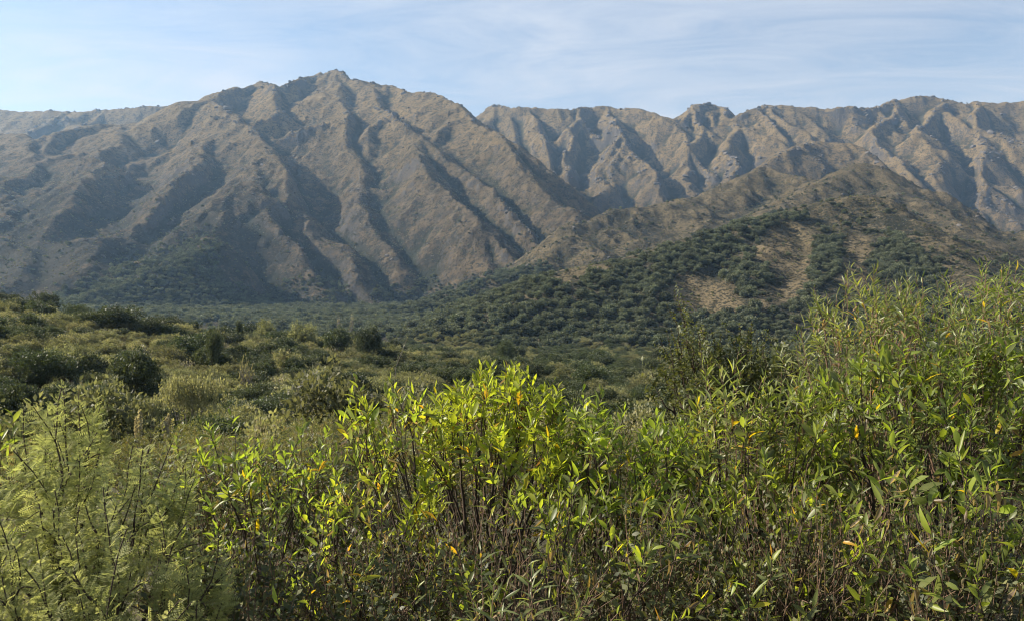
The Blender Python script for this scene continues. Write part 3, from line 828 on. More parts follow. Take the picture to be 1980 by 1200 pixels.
nT = len(T_P); t_sc = np.clip(rng.lognormal(.02, .30, nT), .55, 2.0) * np.where(T_dense, 1.0, .75); t_rz = rng.uniform(0, 6.28, nT); t_pid = rng.randint(0, 4, nT)
t_hgt = rng.uniform(.8, 1.25, nT)
jx, jy = project(T_P[:, 0], T_P[:, 1], T_P[:, 2] + 4)
inview = (jx > 5) & (jx < 1975) & (jy < 690)
size = t_sc / T_P[:, 1] * inview
order = np.argsort(-size)
items = []
COLS = [(0, 330, 'above the feathery acacia'), (330, 640, 'above the loose green sprigs'), (640, 830, 'above the leaning shrub'), (830, 1085, 'above the yellow green dome'), (1085, 1290, 'above the many stemmed shrub'), (1290, 1420, 'behind the thorn shrub'), (1420, 1600, 'beside the thorn shrub'), (1600, 2000, 'behind tall narrow leaved shrubs')]
for i in order[:290]:
    col = next(c for a_0, a_1, c in COLS if jx[i] < a_1)
    row = 'bottom row' if jy[i] > 668 else ('second row' if jy[i] > 656 else ('third row' if jy[i] > 644 else ('fourth row' if jy[i] > 630 else 'fifth row' if jy[i] > 612 else 'upper rows')))
    sz = 'small' if size[i] < np.quantile(size[order[:290]], .33) else ('large' if size[i] > np.quantile(size[order[:290]], .7) else 'middling')
    o = plant('hillside_tree', 'tree', int(t_pid[i]), T_P[i], t_rz[i], (t_sc[i], t_sc[i], t_sc[i] * t_hgt[i]), 'x', 'tree', 'trees in the woods on the lower slope')
    items.append((o, sz + ' hillside tree ' + col + ', ' + row, jx[i]))
single_out(items)
rest = order[290:]
scatter_mass('hillside_forest', 'dark green woods spread over the slopes and gullies of the hills', 'forest', T_P[rest], t_rz[rest],
             np.stack([t_sc[rest], t_sc[rest], t_sc[rest] * t_hgt[rest]], -1), t_pid[rest], [SOURCE[('tree', k)] for k in range(4)])
print('trees', nT)

# --- rock outcrops on the crests and broken slopes
def rock_mesh(seed):
    g = np.random.RandomState(seed); bm = bmesh.new(); bmesh.ops.create_icosphere(bm, subdivisions=2, radius=1)
    pl = norm(g.normal(size=(11, 3))); off = g.uniform(.45, .85, 11); sc = np.array([g.uniform(.8, 1.5), g.uniform(.7, 1.2), g.uniform(.5, .9)])
    for v in bm.verts:
        p = np.array(v.co)
        for n_, o_ in zip(pl, off):
            k = p @ n_ - o_
            if k > 0: p = p - n_ * k
        v.co = Vector(p * sc * (1 + g.uniform(-.06, .06)))
    me = bpy.data.meshes.new('rock'); bm.to_mesh(me); bm.free(); me.materials.append(MAT_ROCK); return me
N_ = 130000
r_ = np.sqrt(rng.uniform(650 ** 2, 4300 ** 2, N_)); a_ = rng.uniform(-math.radians(37), math.radians(37), N_)
Px = r_ * np.sin(a_); Py = r_ * np.cos(a_)
_, b_, up_, rug_ = terrain_parts(Px, Py)
cl = fbm(Px, Py, 55, 3, .6, 91); cv = gsample(CURV, Px, Py)
keep = rng.rand(N_) < np.clip((rug_ * .9 + np.clip(cv / 12, -.4, .8) * .8 + cl * 1.3 - .42), 0, 1) * (up_ > .9)
Px, Py = Px[keep], Py[keep]; Pz = height(Px, Py); R_P = np.stack([Px, Py, Pz], -1); R_P = R_P[seen(R_P, 3.0)]
nR = len(R_P); big_ = .8 + R_P[:, 1] / 1500.
rk_sc = (rng.gamma(1.6, .50, nR) * big_ * np.where(R_P[:, 1] > 2300, 1.25, 1.0))[:, None] * rng.uniform(.75, 1.3, (nR, 3))
R_P[:, 2] -= rk_sc[:, 2] * .15
rsrc = []
for k in range(4):
    o = link('boulder', rock_mesh(k)); o.location = R_P[k]; o.scale = rk_sc[k]; rsrc.append(o)
    tag(o, 'x', 'boulder', 'boulders of the mountain outcrops')
single_out([(o, 'grey boulder among the outcrops on the mountain slope', o.location[0] / o.location[1]) for o in rsrc])
scatter_mass('rock_outcrops', 'grey rock outcrops and boulders strewn over crests and slopes', 'rocks', R_P[4:], rng.uniform(0, 6.28, nR - 4), rk_sc[4:], rng.randint(0, 4, nR - 4), rsrc, rng.uniform(-.4, .4, (nR - 4, 2)))
print('rocks', nR)

# --- low bushes dotted over the dry grass slopes
N_ = 60000
r_ = np.sqrt(rng.uniform(540 ** 2, 2300 ** 2, N_)); a_ = rng.uniform(-math.radians(37), math.radians(37), N_)
Px = r_ * np.sin(a_); Py = r_ * np.cos(a_); Pz = height(Px, Py)
B_P = np.stack([Px, Py, Pz - .15], -1)
pat = fbm(Px, Py, 45, 3, .5, 77)
keep = (rng.rand(N_) < np.clip(.55 + pat * 1.2, .08, 1)) 
B_P = B_P[keep]; B_P = B_P[seen(B_P, 1.5)]
nB = len(B_P); b_sc = rng.uniform(.6, 2.0, (nB, 1)) * np.array([1, 1, .9])

# --- scrub on the flat between the road bank and the hills
def scrub_spots(r0, r1, gap, seed):
    g = np.random.RandomState(seed); area = math.radians(80) / 2 * (r1 ** 2 - r0 ** 2)
    n = int(area / gap ** 2 * 1.6)
    r = np.sqrt(g.uniform(r0 ** 2, r1 ** 2, n)); a = g.uniform(-math.radians(40), math.radians(40), n)
    P = np.stack([r * np.sin(a), r * np.cos(a)], -1)
    cell = {}; out = []
    for p in P:
        k = (int(p[0] // gap), int(p[1] // gap)); ok = True
        for dx in (-1, 0, 1):
            for dy in (-1, 0, 1):
                for o in cell.get((k[0] + dx, k[1] + dy), ()):
                    if (o[0] - p[0]) ** 2 + (o[1] - p[1]) ** 2 < gap * gap * .8: ok = False; break
                if not ok: break
            if not ok: break
        if ok: cell.setdefault(k, []).append(p); out.append(p)
    return np.array(out)
SP_ = np.concatenate([scrub_spots(21, 75, 1.5, 1), scrub_spots(75, 180, 1.95, 2), scrub_spots(180, 560, 3.4, 3)])
rng = np.random.RandomState(43)
rr = np.hypot(SP_[:, 0], SP_[:, 1])
S_P = np.stack([SP_[:, 0], SP_[:, 1], height(SP_[:, 0], SP_[:, 1]) - .1], -1)
mixn = fbm(SP_[:, 0], SP_[:, 1], 26, 3, .5, 83); u_ = rng.rand(len(SP_)) + mixn * .5
kinds = np.where(u_ < .14, 4, np.where(u_ < .50, 0, np.where(u_ < .80, 1, np.where(u_ < 1.12, 2, 3))))
KN = ['olive', 'pale', 'dark', 'flat', 'bare']
s_sc = rng.uniform(.55, 1.25, len(SP_)) * np.where(rr > 180, 1.6, np.where(rr > 75, 1.2, 1.0)) * np.where(rng.rand(len(SP_)) < .10, 1.5, 1.0) * np.where(kinds == 3, .9, 1.0)
s_rz = rng.uniform(0, 6.28, len(SP_)); s_h = rng.uniform(.75, 1.2, len(SP_))
ok = seen(S_P, 2.6); S_P, rr, kinds, s_sc, s_rz, s_h = (v[ok] for v in (S_P, rr, kinds, s_sc, s_rz, s_h))
jx, jy = project(S_P[:, 0], S_P[:, 1], S_P[:, 2] + 2.2 * s_sc)
FRONT_X = [0, 100, 200, 280, 350, 400, 500, 620, 670, 800, 830, 900, 950, 1010, 1060, 1140, 1200, 1320, 1400, 1560, 1980]
FRONT_Y = [800, 770, 790, 830, 830, 800, 805, 830, 760, 770, 790, 730, 700, 720, 755, 760, 800, 795, 700, 600, 540]
open_ = (jx > 10) & (jx < 1970) & (jy < np.interp(jx, FRONT_X, FRONT_Y) - 4)
score = np.where(open_, s_sc / rr, 0)
order = np.argsort(-score)
DESC = {0: ('olive_shrub', 'olive green rounded shrub in the scrub flat', 'olive shrubs of the scrub flat'),
        1: ('pale_shrub', 'pale yellowish green leafy shrub in the scrub flat', 'pale shrubs of the scrub flat'),
        2: ('dark_shrub', 'tall dark green dense shrub in the scrub flat', 'dark shrubs of the scrub flat'),
        3: ('umbrella_acacia', 'flat topped bright green acacia in the scrub flat', 'flat topped acacias of the scrub flat'),
        4: ('bare_shrub', 'grey brown leafless twiggy shrub in the scrub flat', 'leafless shrubs of the scrub flat')}
s_pid = np.array([rng.randint(0, len(PROTO[KN[k]])) for k in kinds])
MARKS = [(980, 672, 'the lone dark tree'), (712, 645, 'the largest round dark tree'), (652, 645, 'the middle dark tree'), (585, 635, 'the paler tree of the group'), (515, 632, 'the olive tree standing apart'),
         (462, 625, 'the slim cone tree'), (415, 645, 'the small dark tree'), (262, 690, 'the dark dome tree'), (120, 675, 'the spreading edge tree'), (360, 725, 'the wide flat acacia'), (255, 750, 'the lower flat acacia'),
         (605, 715, 'the dark leafless shrub'), (478, 690, 'the grey leafless shrub'), (505, 815, 'the black thicket'), (960, 705, 'the yellow green dome'), (735, 745, 'the leaning shrub'), (1150, 755, 'the many stemmed shrub'), (1310, 640, 'the thorn shrub tips'), (100, 760, 'the feathery acacia tip')]
items = []
KW = ['olive shrub', 'pale shrub', 'dark shrub', 'flat acacia', 'leafless shrub']
for i in order[:300]:
    nm, lb, gp = DESC[int(kinds[i])]
    o = plant(nm, KN[kinds[i]], int(s_pid[i]), S_P[i], s_rz[i], (s_sc[i], s_sc[i], s_sc[i] * s_h[i]), lb, 'acacia' if kinds[i] == 3 else 'shrub', gp, 'crown', 'branches')
    dm = [((jx[i] - mx) * .6) ** 2 + (jy[i] - my) ** 2 for mx, my, _ in MARKS]; q = int(np.argmin(dm)); mx, my, mn = MARKS[q]
    side = 'left of ' if jx[i] < mx - 28 else ('right of ' if jx[i] > mx + 28 else ('below ' if jy[i] > my else 'above '))
    app = score[i]; sz = 'large ' if app > .022 else ('middling ' if app > .015 else 'small ')
    items.append((o, sz + KW[kinds[i]] + ' in the scrub flat ' + side + mn, jx[i]))
single_out(items)
allk = [(k, j) for k in KN for j in range(len(PROTO[k]))]
extra = []
for k, j in allk:
    if (k, j) not in SOURCE:
        i = order[300]; order = np.delete(order, 300)
        o = plant('scrub_shrub', k, j, S_P[i], 0, (.8,) * 3, 'low ' + k + ' shrub of the scrub flat among taller neighbours', 'shrub', 'other shrubs of the scrub flat', 'crown', 'branches')
        extra.append((o, o['label'], S_P[i][0] / S_P[i][1]))
single_out(extra)
pidx = {kj: n for n, kj in enumerate(allk)}
rest = order[300:]
gp = np.array([pidx[(KN[kinds[i]], int(s_pid[i]))] for i in rest])
scatter_mass('scrub_thicket', 'olive and grey green thicket covering the flat below the hills', 'thicket', S_P[rest], s_rz[rest],
             np.stack([s_sc[rest], s_sc[rest], s_sc[rest] * s_h[rest]], -1), gp, [SOURCE[kj] for kj in allk])
b0 = plant('hillside_bush', 'bush', 0, B_P[0], 0, (1, 1, 1), 'low dark bush on the dry grass slope', 'bush', None, 'crown', 'branches')
bsrc = [SOURCE[('bush', 0)]]
for k in (1, 2):
    plant('hillside_bush', 'bush', k, B_P[k], 0, (1, 1, 1), 'low dark bush on the dry grass slope', 'bush', 'bushes on the dry grass slope', 'crown', 'branches'); bsrc.append(SOURCE[('bush', k)])
b0['group'] = 'bushes on the dry grass slope'
single_out([(c_.parent, 'low dark bush on the dry grass slope', c_.parent.location[0] / c_.parent.location[1]) for c_ in bsrc])
scatter_mass('slope_scrub', 'low dark bushes dotted over the dry grass slopes', 'scrub', B_P[3:], rng.uniform(0, 6.28, nB - 3), b_sc[3:], rng.randint(0, 3, nB - 3), bsrc)
NEAR_P = scrub_spots(6.2, 21.5, 1.15, 9); NEAR_P = NEAR_P[np.abs(NEAR_P[:, 0] / NEAR_P[:, 1]) < .72]
items = []
for p in NEAR_P:
    z = float(height(p[:1], p[1:])[0]); s_ = rng.uniform(.34, .52) * (1 + .7 * max(0, min(1, (np.hypot(*p) - 8) / 8)))
    side = 'behind the feathery acacia' if p[0] < -.28 * p[1] else ('behind the leaning shrub and the dome' if p[0] < .05 * p[1] else 'behind the green shrubs')
    o = plant('bank_shrub', 'near', rng.randint(0, 3), (p[0], p[1], z - .1), rng.uniform(0, 6.28), (s_, s_, s_ * rng.uniform(.8, 1.15)), 'x', 'shrub', 'shrubs on the bank ' + side, 'crown', 'branches')
    d_ = float(np.hypot(*p)); row = 'first row' if d_ < 9 else ('second row' if d_ < 12 else ('third row' if d_ < 15.5 else 'last row'))
    items.append((o, 'small leaved bank shrub ' + side + ', ' + row, p[0] / p[1]))
single_out(items)
print('scrub', len(S_P), 'bush', nB)

# --- plants of the flat that stand out from the rest
BOUNDS = {}
def stand_out(name, kind, i, px, top, wide, D, label, cat, wood='trunk', crown='crown'):
    a = PROTO[kind][i][0]
    if a.name not in BOUNDS:
        co = np.empty(len(a.vertices) * 3, np.float32); a.vertices.foreach_get('co', co); co = co.reshape(-1, 3)
        BOUNDS[a.name] = (np.abs(co[:, 0]).max(), co[:, 2].max())
    bw, bh = BOUNDS[a.name]
    p = at(px, top, D); z = float(height(p[:1], p[1:2])[0])
    sxy_ = wide / 2 * D / F_PX / bw; sz = (p[2] - z) / bh
    return plant(name, kind, i, (p[0], D, z - .1), px * .37, (sxy_, sxy_, sz), label, cat, None, crown, wood)
stand_out('dark_tree', 'dark', 0, 980, 650, 50, 300, 'lone dark green tree rising behind the yellow green dome', 'tree')
stand_out('dark_tree', 'dark', 1, 712, 622, 72, 190, 'largest round dark tree of the group on the rise', 'tree')
stand_out('dark_tree', 'dark', 2, 652, 624, 66, 205, 'dark round tree between the largest one and its paler neighbour', 'tree')
stand_out('olive_tree', 'olive', 1, 585, 614, 62, 215, 'paler rounded tree at the end of the dark tree group', 'tree')
stand_out('olive_tree', 'olive', 2, 515, 612, 56, 220, 'rounded olive tree standing apart on the rise', 'tree')
stand_out('dark_tree', 'dark', 0, 462, 612, 22, 180, 'slim dark cone shaped tree on the rise', 'tree')
stand_out('dark_tree', 'dark', 1, 415, 626, 44, 120, 'small dark green tree below the slim cone shaped one', 'tree')
stand_out('olive_tree', 'dark', 2, 262, 660, 104, 85, 'broad dark dome shaped tree on the slope of the rise', 'tree')
stand_out('olive_tree', 'olive', 3, 120, 652, 90, 95, 'dark spreading tree on the slope near the edge', 'tree')
stand_out('umbrella_acacia', 'flat', 0, 360, 708, 150, 62, 'wide flat topped bright green acacia in the middle of the scrub', 'acacia')
stand_out('umbrella_acacia', 'flat', 1, 255, 735, 120, 50, 'flat topped green acacia below the wide one', 'acacia')
stand_out('bare_shrub', 'bare', 0, 605, 702, 62, 70, 'dark leafless shrub standing in green scrub', 'shrub', 'branches')
stand_out('bare_shrub', 'bare', 1, 478, 678, 42, 95, 'grey leafless shrub above the flat topped acacia', 'shrub', 'branches')
stand_out('bare_shrub', 'bare', 1, 505, 795, 70, 26, 'black leafless thicket behind the loose green shrub', 'shrub', 'branches')
for px, tp, lb in ((680, 596, 'taller grey leafless poplar on the valley floor'), (655, 602, 'shorter grey leafless poplar on the valley floor')):
    stand_out('bare_poplar', 'bare', 0, px, tp, 13, 640, lb, 'tree', 'branches')
def pampas(px, D, top, label, seed):
    g = np.random.RandomState(seed); p = at(px, 800, D); z = float(height(p[:1], p[1:2])[0]); root = empty('pampas_grass', (p[0], D, z)); h = at(px, top, D)[2] - z
    bl = Bag(); n = 160; th = g.uniform(0, 6.28, n); ln = g.uniform(.6, 1.1, n) * h * .6
    o = np.stack([np.cos(th), np.sin(th), np.zeros(n)], -1)
    m1 = o * (ln * .25)[:, None] + np.array([0, 0, 1.]) * (ln * .75)[:, None]; m2 = o * (ln * .7)[:, None] + np.array([0, 0, 1.]) * (ln * .8)[:, None]
    w_ = np.full(n, .012)
    bl.tubes(o * .06, m1, w_, w_ * .8, 3); bl.tubes(m1, m2, w_ * .8, w_ * .15, 3)
    link('blades', bl.mesh('blades'), LEAF_SCRUB, root)['kind'] = 'stuff'
    for k in range(3):
        a = g.uniform(0, 6.28); b = np.array([math.cos(a), math.sin(a), 0]) * g.uniform(.1, .35); tip = b + np.array([0, 0, h * g.uniform(.82, 1.0)])
        st = Bag(); st.tubes([b * .2], [tip - (0, 0, .45)], [.008], [.006], 4); link('stalk', st.mesh('stalk'), BARK_GREY, root)
        pl = Bag(); m = 260; t = g.rand(m); c = tip - np.array([0, 0, .5]) * t[:, None]
        d = norm(g.normal(size=(m, 3)) * .5 + np.array([0, 0, .9])); c = c + d * np.array([1, 1, .2]) * (.022 * np.sin(np.pi * np.clip(t, .05, .95)))[:, None]
        pl.stamp(*T_TINY, frames(d, g), c, np.full(m, .06), g.uniform(.3, .9, m)); link('plume', pl.mesh('plume', False), PLUME, root)
    tag(root, label, 'grass', 'pampas grass in the scrub')
pampas(285, 17.5, 786, 'tall pampas grass with pale plumes behind the feathery acacia', 1)
pampas(312, 19, 800, 'second clump of pampas grass, nearer the black thicket', 2)
# ------------------------------------------------------------------ shrubs on the road bank in front of the camera
LEAF_CACHE = {}
def leaf_mesh(kind, j, tint, mat):
    key = (kind, j, round(float(tint) * 24))
    if key not in LEAF_CACHE:
        tv, tt = {'broad': T_BROAD, 'narrow': T_NARROW, 'dead': T_DEAD}[kind][j]
        b = Bag(); b.stamp(tv, tt, np.eye(3)[None], np.zeros((1, 3)), np.ones(1), [key[2] / 24])
        me = b.mesh('leaf'); me.materials.append(mat); LEAF_CACHE[key] = me
    return LEAF_CACHE[key]
def envelope(rng, n, outline, Y0, Y1, deep, dome=.25):
    """tips spread through a dome of foliage whose crest follows the plant's outline"""
    ox = [p[0] for p in outline]; oy = [p[1] for p in outline]
    Yc = (Y0 + Y1) / 2
    px = rng.uniform(ox[0], ox[-1], n); Y = rng.uniform(Y0, Y1, n)
    py = np.interp(px, ox, oy)
    P = np.zeros((n, 3))
    for i in range(n):
        p = at(px[i], py[i], Yc)
        dd = (Y[i] - Yc) / max((Y1 - Y0) / 2, .01)
        P[i] = (p[0] + rng.normal() * .02, Y[i], p[2] - dome * dd * dd - deep * rng.rand() ** 1.7 + .05 * math.sin(px[i] * .09 + Y[i] * 7))
    return P
def front_shrub(name, label, cat, outline, Y0, Y1, n, kind, seed, leaf=.062, per=9, deep=.45, parts=160, stems=7, base_px=None, rt=.0016,
                twig=.13, yellow=0.014, dead=.05, tone=(.45, .16), bark=None, dome=.25, group=None, spread=(26, 62), up=.45, foliage='foliage', low=.25):
    rng = np.random.RandomState(seed)
    tips = envelope(rng, n, outline, Y0, Y1, deep, dome)
    bx = at(base_px if base_px is not None else (outline[0][0] + outline[-1][0]) / 2, 900, (Y0 + Y1) / 2)[0]
    by = (Y0 + Y1) / 2 + .1
    bz = float(height(np.array([bx]), np.array([by]))[0])
    root = empty(name, (bx, by, bz)); base = np.array([bx, by, bz])
    A, B, na, nb, td = grow(tips - base, np.zeros(3), rng, stems, .10)
    wood = Bag(); wood.tubes(A, B, rt * na ** .5, rt * nb ** .5, 4)
    mat = {'broad': LEAF_BROAD, 'narrow': LEAF_NARROW, 'small': LEAF_SMALL, 'tiny': LEAF_SMALL, 'frond': LEAF_FEATHER}[kind]
    P, D, S, TI, K, J, RO = [], [], [], [], [], [], []
    for i in range(n):
        t = tips[i] - base; d = norm(td[i] + np.array([0, 0, up])); m = max(3, int(per * rng.uniform(.6, 1.35)))
        a1 = norm(np.cross(d, rng.normal(size=3))); a2 = np.cross(d, a1); tone_tip = tone[0] + rng.normal() * tone[1] * .6
        for k in range(m):
            f = k / m; s = twig * f ** .9
            th = 2.4 * k + rng.uniform(-.3, .3); el = math.radians(spread[0] + (spread[1] - spread[0]) * f + rng.uniform(-9, 9))
            rad = a1 * math.cos(th) + a2 * math.sin(th)
            P.append(t - td[i] * s); D.append(d * math.cos(el) + rad * math.sin(el)); RO.append(d)
            S.append(leaf * rng.uniform(.55, 1.3) * (.65 + .6 * min(f * 2, 1)))
            u = rng.rand()
            if u < dead * (.4 + 1.6 * f): TI.append(rng.uniform(.95, 1.0)); K.append('dead'); S[-1] *= .72; D[-1] = D[-1] * .5 + np.array([0, 0, -1.0]); J.append(rng.randint(2))
            else:
                TI.append(rng.uniform(.80, .89) if u > 1 - yellow else float(np.clip(tone_tip + rng.normal() * tone[1] * .7, .02, .78))); K.append(kind); J.append(rng.randint(60))
    nl = int(len(A) * low)                                     # a few leaves lower down the twigs, many of them dead
    for q in rng.choice(len(A), nl):
        if na[q] > 6: continue
        dd = dead * 6 > rng.rand()
        P.append(A[q]); v = rng.normal(size=3); v[2] = -1.2 if dd else .5; D.append(v); RO.append(rng.normal(size=3)); S.append(leaf * rng.uniform(.6, 1.1))
        TI.append(rng.uniform(.95, 1) if dd else float(np.clip(tone[0] * .8 + rng.normal() * tone[1], .02, .7))); K.append('dead' if dd else kind); J.append(rng.randint(60))
    P, D, S, TI, RO = np.array(P), norm(np.array(D)), np.array(S), np.array(TI), np.array(RO); K = np.array(K); J = np.array(J)
    Fm = frames(D, rng, RO + rng.normal(size=RO.shape) * .35)
    fol = Bag()
    big = np.argsort(-(S / (P[:, 1] + by)) * np.where(P[:, 2] + bz > .9, 1, .2))[:parts] if parts and kind in ('broad', 'narrow') else np.array([], int)
    rest = np.ones(len(P), bool); rest[big] = False
    for i in big:
        kk = K[i]; j = int(J[i]) % {'broad': 6, 'narrow': 3, 'dead': 2}[kk]
        o = link('leaf', leaf_mesh(kk, j, TI[i], mat), None, root)
        M4 = Matrix(((Fm[i] * S[i]).tolist())).to_4x4(); M4.translation = Vector(P[i]); o.matrix_basis = M4
    if kind in ('broad', 'narrow'):
        for kk, tpl in ((kind, T_BROAD if kind == 'broad' else T_NARROW), ('dead', T_DEAD)):
            for j in range(len(tpl)):
                m = rest & (K == kk) & (J % len(tpl) == j)
                fol.stamp(*tpl[j], Fm[m], P[m], S[m], TI[m])
    else:
        m = K == kind
        fol.stamp(*{'small': T_OVAL, 'tiny': T_TINY, 'frond': T_FROND}[kind], Fm[m], P[m], S[m], TI[m])
        m = ~m
        fol.stamp(*T_DEAD[0], Fm[m], P[m], S[m] * 1.2, TI[m])
    w = link('branches', wood.mesh('branches'), bark or BARK_DARK, root)
    f = link(foliage, fol.mesh('foliage', False), mat, root); f['kind'] = 'stuff'
    tag(root, label, cat, group)
    return root
# broad-leaved shrubs
front_shrub('broadleaf_shrub', 'tallest bright yellow green broad leaved shrub at the middle, its dome against the scrub', 'shrub', [(800,810),(850,750),(900,720),(940,690),(985,690),(1020,714),(1065,745),(1110,790)], 2.9, 3.8, 230, 'broad', 1, .050, 12, .38, 240, 8, 930, tone=(.68, .13), yellow=0.028)
front_shrub('broadleaf_shrub', 'small leaning broad leaved shrub with bare curved dark stems beside the yellow green dome', 'shrub', [(655,775),(690,740),(740,745),(780,738),(812,775)], 2.8, 3.3, 55, 'broad', 2, .050, 10, .30, 150, 3, 850, tone=(.58, .14), yellow=0.044, dead=.14)
front_shrub('broadleaf_shrub', 'green broad leaved shrub with many bare stems, next along from the yellow green dome', 'shrub', [(1050,790),(1090,755),(1140,752),(1180,790),(1230,800),(1280,790),(1330,800),(1360,830)], 2.8, 3.6, 175, 'broad', 3, .049, 12, .55, 220, 8, 1170, tone=(.50, .14), yellow=0.022, dead=.09)
front_shrub('broadleaf_shrub', 'dense green broad leaved shrub in front of the small leaved dark shrub', 'shrub', [(1300,830),(1350,775),(1410,760),(1470,775),(1530,760),(1590,770),(1640,810)], 2.7, 3.6, 190, 'broad', 4, .049, 12, .55, 220, 8, 1450, tone=(.44, .15), yellow=0.017)
front_shrub('broadleaf_shrub', 'large dark green broad leaved shrub below the tall narrow leaved bushes', 'shrub', [(1540,800),(1580,720),(1640,660),(1700,640),(1760,640),(1820,660),(1880,650),(1940,640),(2010,650)], 2.8, 3.9, 400, 'broad', 5, .050, 12, .75, 280, 10, 1780, tone=(.40, .16), yellow=0.017, dead=.07)
front_shrub('broadleaf_shrub', 'broad leaved shrub hung with many curled brown dead leaves near the lower corner', 'shrub', [(1640,920),(1700,880),(1760,860),(1830,850),(1900,870),(1990,860)], 2.0, 2.6, 90, 'broad', 6, .054, 8, .55, 220, 7, 1850, tone=(.42, .16), yellow=0.017, dead=.20)
front_shrub('broadleaf_shrub', 'loose green broad leaved shrub with upright sprigs beside the feathery acacia', 'shrub', [(340,860),(380,810),(430,795),(470,830),(520,800),(570,815),(620,830),(680,850)], 3.0, 3.9, 110, 'broad', 7, .045, 10, .55, 170, 9, 500, tone=(.48, .16), yellow=0.028)
front_shrub('broadleaf_shrub', 'low yellowing broad leaved shrub under the leaning shrub', 'shrub', [(520,960),(600,930),(700,940),(780,930),(850,960)], 2.2, 3.0, 60, 'broad', 8, .044, 8, .50, 150, 6, 690, tone=(.52, .18), yellow=0.055, dead=.09)
front_shrub('broadleaf_shrub', 'low broad leaved shrub with bare dark stems under the yellow green dome', 'shrub', [(850,930),(950,900),(1050,890),(1150,900),(1250,910),(1350,930)], 2.1, 2.9, 80, 'broad', 9, .046, 8, .55, 190, 8, 1100, tone=(.46, .18), yellow=0.033, dead=.09)
front_shrub('broadleaf_shrub', 'low broad leaved shrub under the dense green shrub', 'shrub', [(1300,960),(1400,920),(1500,910),(1600,920),(1680,950)], 2.1, 2.9, 80, 'broad', 10, .046, 8, .5, 170, 8, 1500, tone=(.44, .17), yellow=0.028, dead=.10)
front_shrub('broadleaf_shrub', 'sprig of dark green broad leaves at the edge above the feathery acacia', 'shrub', [(-70,800),(-30,775),(5,770),(20,810)], 2.4, 2.8, 16, 'broad', 11, .060, 8, .5, 60, 3, -60, tone=(.40, .12))
# narrow-leaved bushes
front_shrub('willow_leaved_shrub', 'tall narrow leaved shrub with airy tips against the wooded hill', 'shrub', [(1560,630),(1605,555),(1640,505),(1680,520),(1720,550),(1750,550),(1790,590)], 3.4, 4.3, 180, 'narrow', 21, .054, 13, .75, 220, 6, 1690, tone=(.40, .16), yellow=0.02, dead=.03, twig=.20, bark=BARK_BROWN, dome=.12)
front_shrub('willow_leaved_shrub', 'tallest narrow leaved shrub at the edge, rising over the mountain foot', 'shrub', [(1750,585),(1800,530),(1850,555),(1890,525),(1920,500),(1960,490),(2040,485)], 3.2, 4.2, 250, 'narrow', 22, .054, 13, .8, 240, 6, 1900, tone=(.42, .16), yellow=0.025, dead=.03, twig=.20, bark=BARK_BROWN, dome=.12)
front_shrub('willow_leaved_shrub', 'slender narrow leaved sprigs before the small leaved dark shrub', 'shrub', [(1330,700),(1370,655),(1400,690),(1450,665),(1480,710),(1560,700)], 3.0, 3.6, 34, 'narrow', 23, .062, 12, .45, 130, 6, 1430, tone=(.58, .15), yellow=0.044, twig=.24, bark=BARK_BROWN, dome=.12)
front_shrub('willow_leaved_shrub', 'low grey green narrow leaved shrub nearest the camera at the bottom', 'shrub', [(830,1110),(900,1060),(970,1045),(1050,1060),(1130,1100),(1200,1130)], 1.9, 2.3, 38, 'narrow', 24, .058, 11, .35, 200, 5, 1000, tone=(.42, .15), yellow=0.039, twig=.18, bark=BARK_BROWN, spread=(35, 80), up=.1)
# dark small-leaved thorn shrub
front_shrub('thorn_shrub', 'dark glossy small leaved thorn shrub with tall spiky tips', 'shrub', [(1280,670),(1300,620),(1312,545),(1325,620),(1350,620),(1380,650),(1420,640),(1450,635),(1480,630),(1540,640),(1590,670)], 4.6, 5.4, 420, 'small', 31, .026, 36, .85, 0, 6, 1420, tone=(.22, .2), twig=.32, rt=.0022, dead=.01, spread=(35, 75))
front_shrub('thorn_shrub', 'thin thorn sapling with few pale leaves standing before the scrub', 'shrub', [(745,655),(768,640),(785,665)], 5.2, 5.6, 5, 'small', 32, .020, 20, .6, 0, 1, 760, tone=(.6, .2), twig=.45, rt=.0022, bark=BARK_GREY, dead=.01)
front_shrub('thorn_shrub', 'dark small leaved shrub behind the green shrubs at the hill foot', 'shrub', [(1230,790),(1260,750),(1300,760),(1330,800)], 5.4, 6.2, 40, 'small', 33, .024, 26, .8, 0, 5, 1280, tone=(.3, .2), twig=.25, rt=.0022, dead=.01)
# feathery acacia
front_shrub('feathery_acacia', 'yellow green feathery acacia with dark zigzag branches at the edge', 'acacia', [(-40,880),(20,860),(45,800),(80,755),(110,752),(140,830),(190,850),(215,900),(300,850),(335,830),(350,900)], 2.0, 2.7, 170, 'frond', 41, .031, 34, .75, 0, 5, 130, tone=(.50, .22), twig=.20, rt=.0021, dead=0, spread=(50, 85), up=.2, dome=.15)
front_shrub('feathery_acacia', 'low feathery acacia spreading over the bottom corner', 'acacia', [(-60,1010),(60,970),(180,975),(280,1000),(380,1060),(430,1080)], 1.7, 2.3, 140, 'frond', 42, .029, 34, .50, 0, 5, 180, tone=(.46, .22), twig=.20, rt=.0021, dead=0, spread=(50, 85), up=.2, dome=.1)
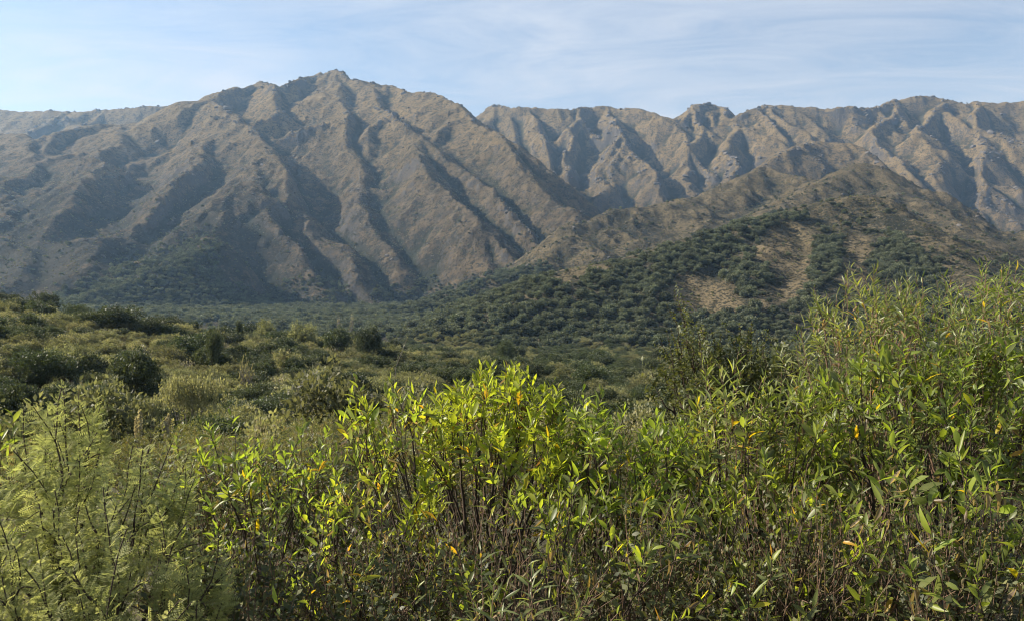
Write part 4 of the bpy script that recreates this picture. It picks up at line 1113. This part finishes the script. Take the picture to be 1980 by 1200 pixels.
# fine-leaved undergrowth filling the bank between and behind them
UNDER = [([(240,900),(330,850),(430,860),(520,880)], 3.4, 4.4, 'bright fine leaved undergrowth shrub behind the feathery acacia', .6),
         ([(480,880),(580,850),(680,850),(780,870)], 3.6, 4.6, 'fine leaved undergrowth shrub behind the leaning shrub', .5),
         ([(740,880),(840,860),(940,840),(1060,860)], 3.7, 4.6, 'fine leaved undergrowth shrub behind the yellow green dome', .4),
         ([(1020,870),(1120,850),(1220,850),(1340,860)], 3.7, 4.6, 'fine leaved undergrowth shrub behind the many stemmed shrub', .4),
         ([(1300,860),(1400,830),(1520,830),(1640,840)], 3.7, 4.6, 'fine leaved undergrowth shrub behind the dense green shrub', .35),
         ([(1600,820),(1700,790),(1850,780),(2000,790)], 3.9, 4.8, 'fine leaved undergrowth shrub behind the large dark shrub', .35),
         ([(300,1080),(420,1040),(540,1020),(660,1040)], 2.1, 2.8, 'brown twiggy undergrowth shrub beside the low feathery acacia', .3),
         ([(600,1050),(720,1010),(840,1000),(960,1020)], 2.2, 2.9, 'brown twiggy undergrowth shrub under the low yellowing shrub', .3),
         ([(1060,1040),(1180,1000),(1300,990),(1420,1010)], 2.2, 2.9, 'brown twiggy undergrowth shrub beside the grey green narrow leaved shrub', .3),
         ([(1360,1030),(1480,1000),(1600,990),(1720,1010)], 2.2, 2.9, 'brown twiggy undergrowth shrub under the low broad leaved shrub', .25),
         ([(1660,1020),(1780,990),(1900,980),(2020,1000)], 2.0, 2.6, 'brown twiggy undergrowth shrub below the dead leaf hung shrub', .25)]
for q, (ol, Ya, Yb, lb, tn) in enumerate(UNDER):
    front_shrub('undergrowth_shrub', lb, 'shrub', [(x_, y_ - 30) for x_, y_ in ol], Ya, Yb, 420 if Ya > 3 else 260, 'tiny', 60 + q, .024, 22, 1.0, 0, 26, tone=(tn * .8, .25), twig=.24, rt=.0013, dead=.06, bark=BARK_BROWN, group='undergrowth on the road bank', spread=(30, 85))

DRY = [([(250,1090),(350,1050),(450,1060),(560,1080)], 'dry leafless twigs tangled beside the low feathery acacia'), ([(520,1080),(640,1040),(760,1050),(860,1090)], 'dry leafless twigs tangled under the leaning shrub'),
       ([(1080,1090),(1180,1040),(1290,1040),(1400,1080)], 'dry leafless twigs tangled below the many stemmed shrub'), ([(1360,1060),(1480,1020),(1600,1030),(1700,1070)], 'dry leafless twigs tangled below the dense green shrub'),
       ([(1640,1050),(1760,1000),(1880,1000),(2000,1040)], 'dry leafless twigs with dead leaves in the lower corner'), ([(820,1000),(940,960),(1060,960),(1180,1000)], 'dry leafless twigs tangled under the yellow green dome'),
       ([(1380,960),(1500,920),(1640,920),(1760,960)], 'dry leafless twigs tangled under the large dark shrub')]
for q, (ol, lb) in enumerate(DRY):
    front_shrub('dry_twigs', lb, 'shrub', ol, 2.0, 3.1, 210, 'tiny', 90 + q, .024, 4, .85, 0, 14, tone=(.5, .3), twig=.2, rt=.0014, dead=.5, bark=BARK_BROWN, group='dry twigs on the road bank', spread=(30, 85), low=.12)
# ------------------------------------------------------------------ air
t_ = NT('mountain_air')
pv = t_.n.new('ShaderNodeVolumePrincipled')
pv.inputs['Color'].default_value = (.38, .64, 1.0, 1)
pv.inputs['Absorption Color'].default_value = (1, 1, 1, 1)
pv.inputs['Density'].default_value = HAZE
pv.inputs['Anisotropy'].default_value = .35
t_.l.new(pv.outputs[0], t_.out.inputs['Volume'])
hv = [(x, y, z) for z in (-22, 1480) for y in (-620, 5800) for x in (-4400, 4400)]
me = mesh_np('haze', np.array(hv, float), np.array([(0, 2, 3, 1), (4, 5, 7, 6), (0, 1, 5, 4), (2, 6, 7, 3), (0, 4, 6, 2), (1, 3, 7, 5)]))
tag(link('haze', me, t_.m), 'pale blue mountain air thickening with distance', 'haze', kind='stuff')
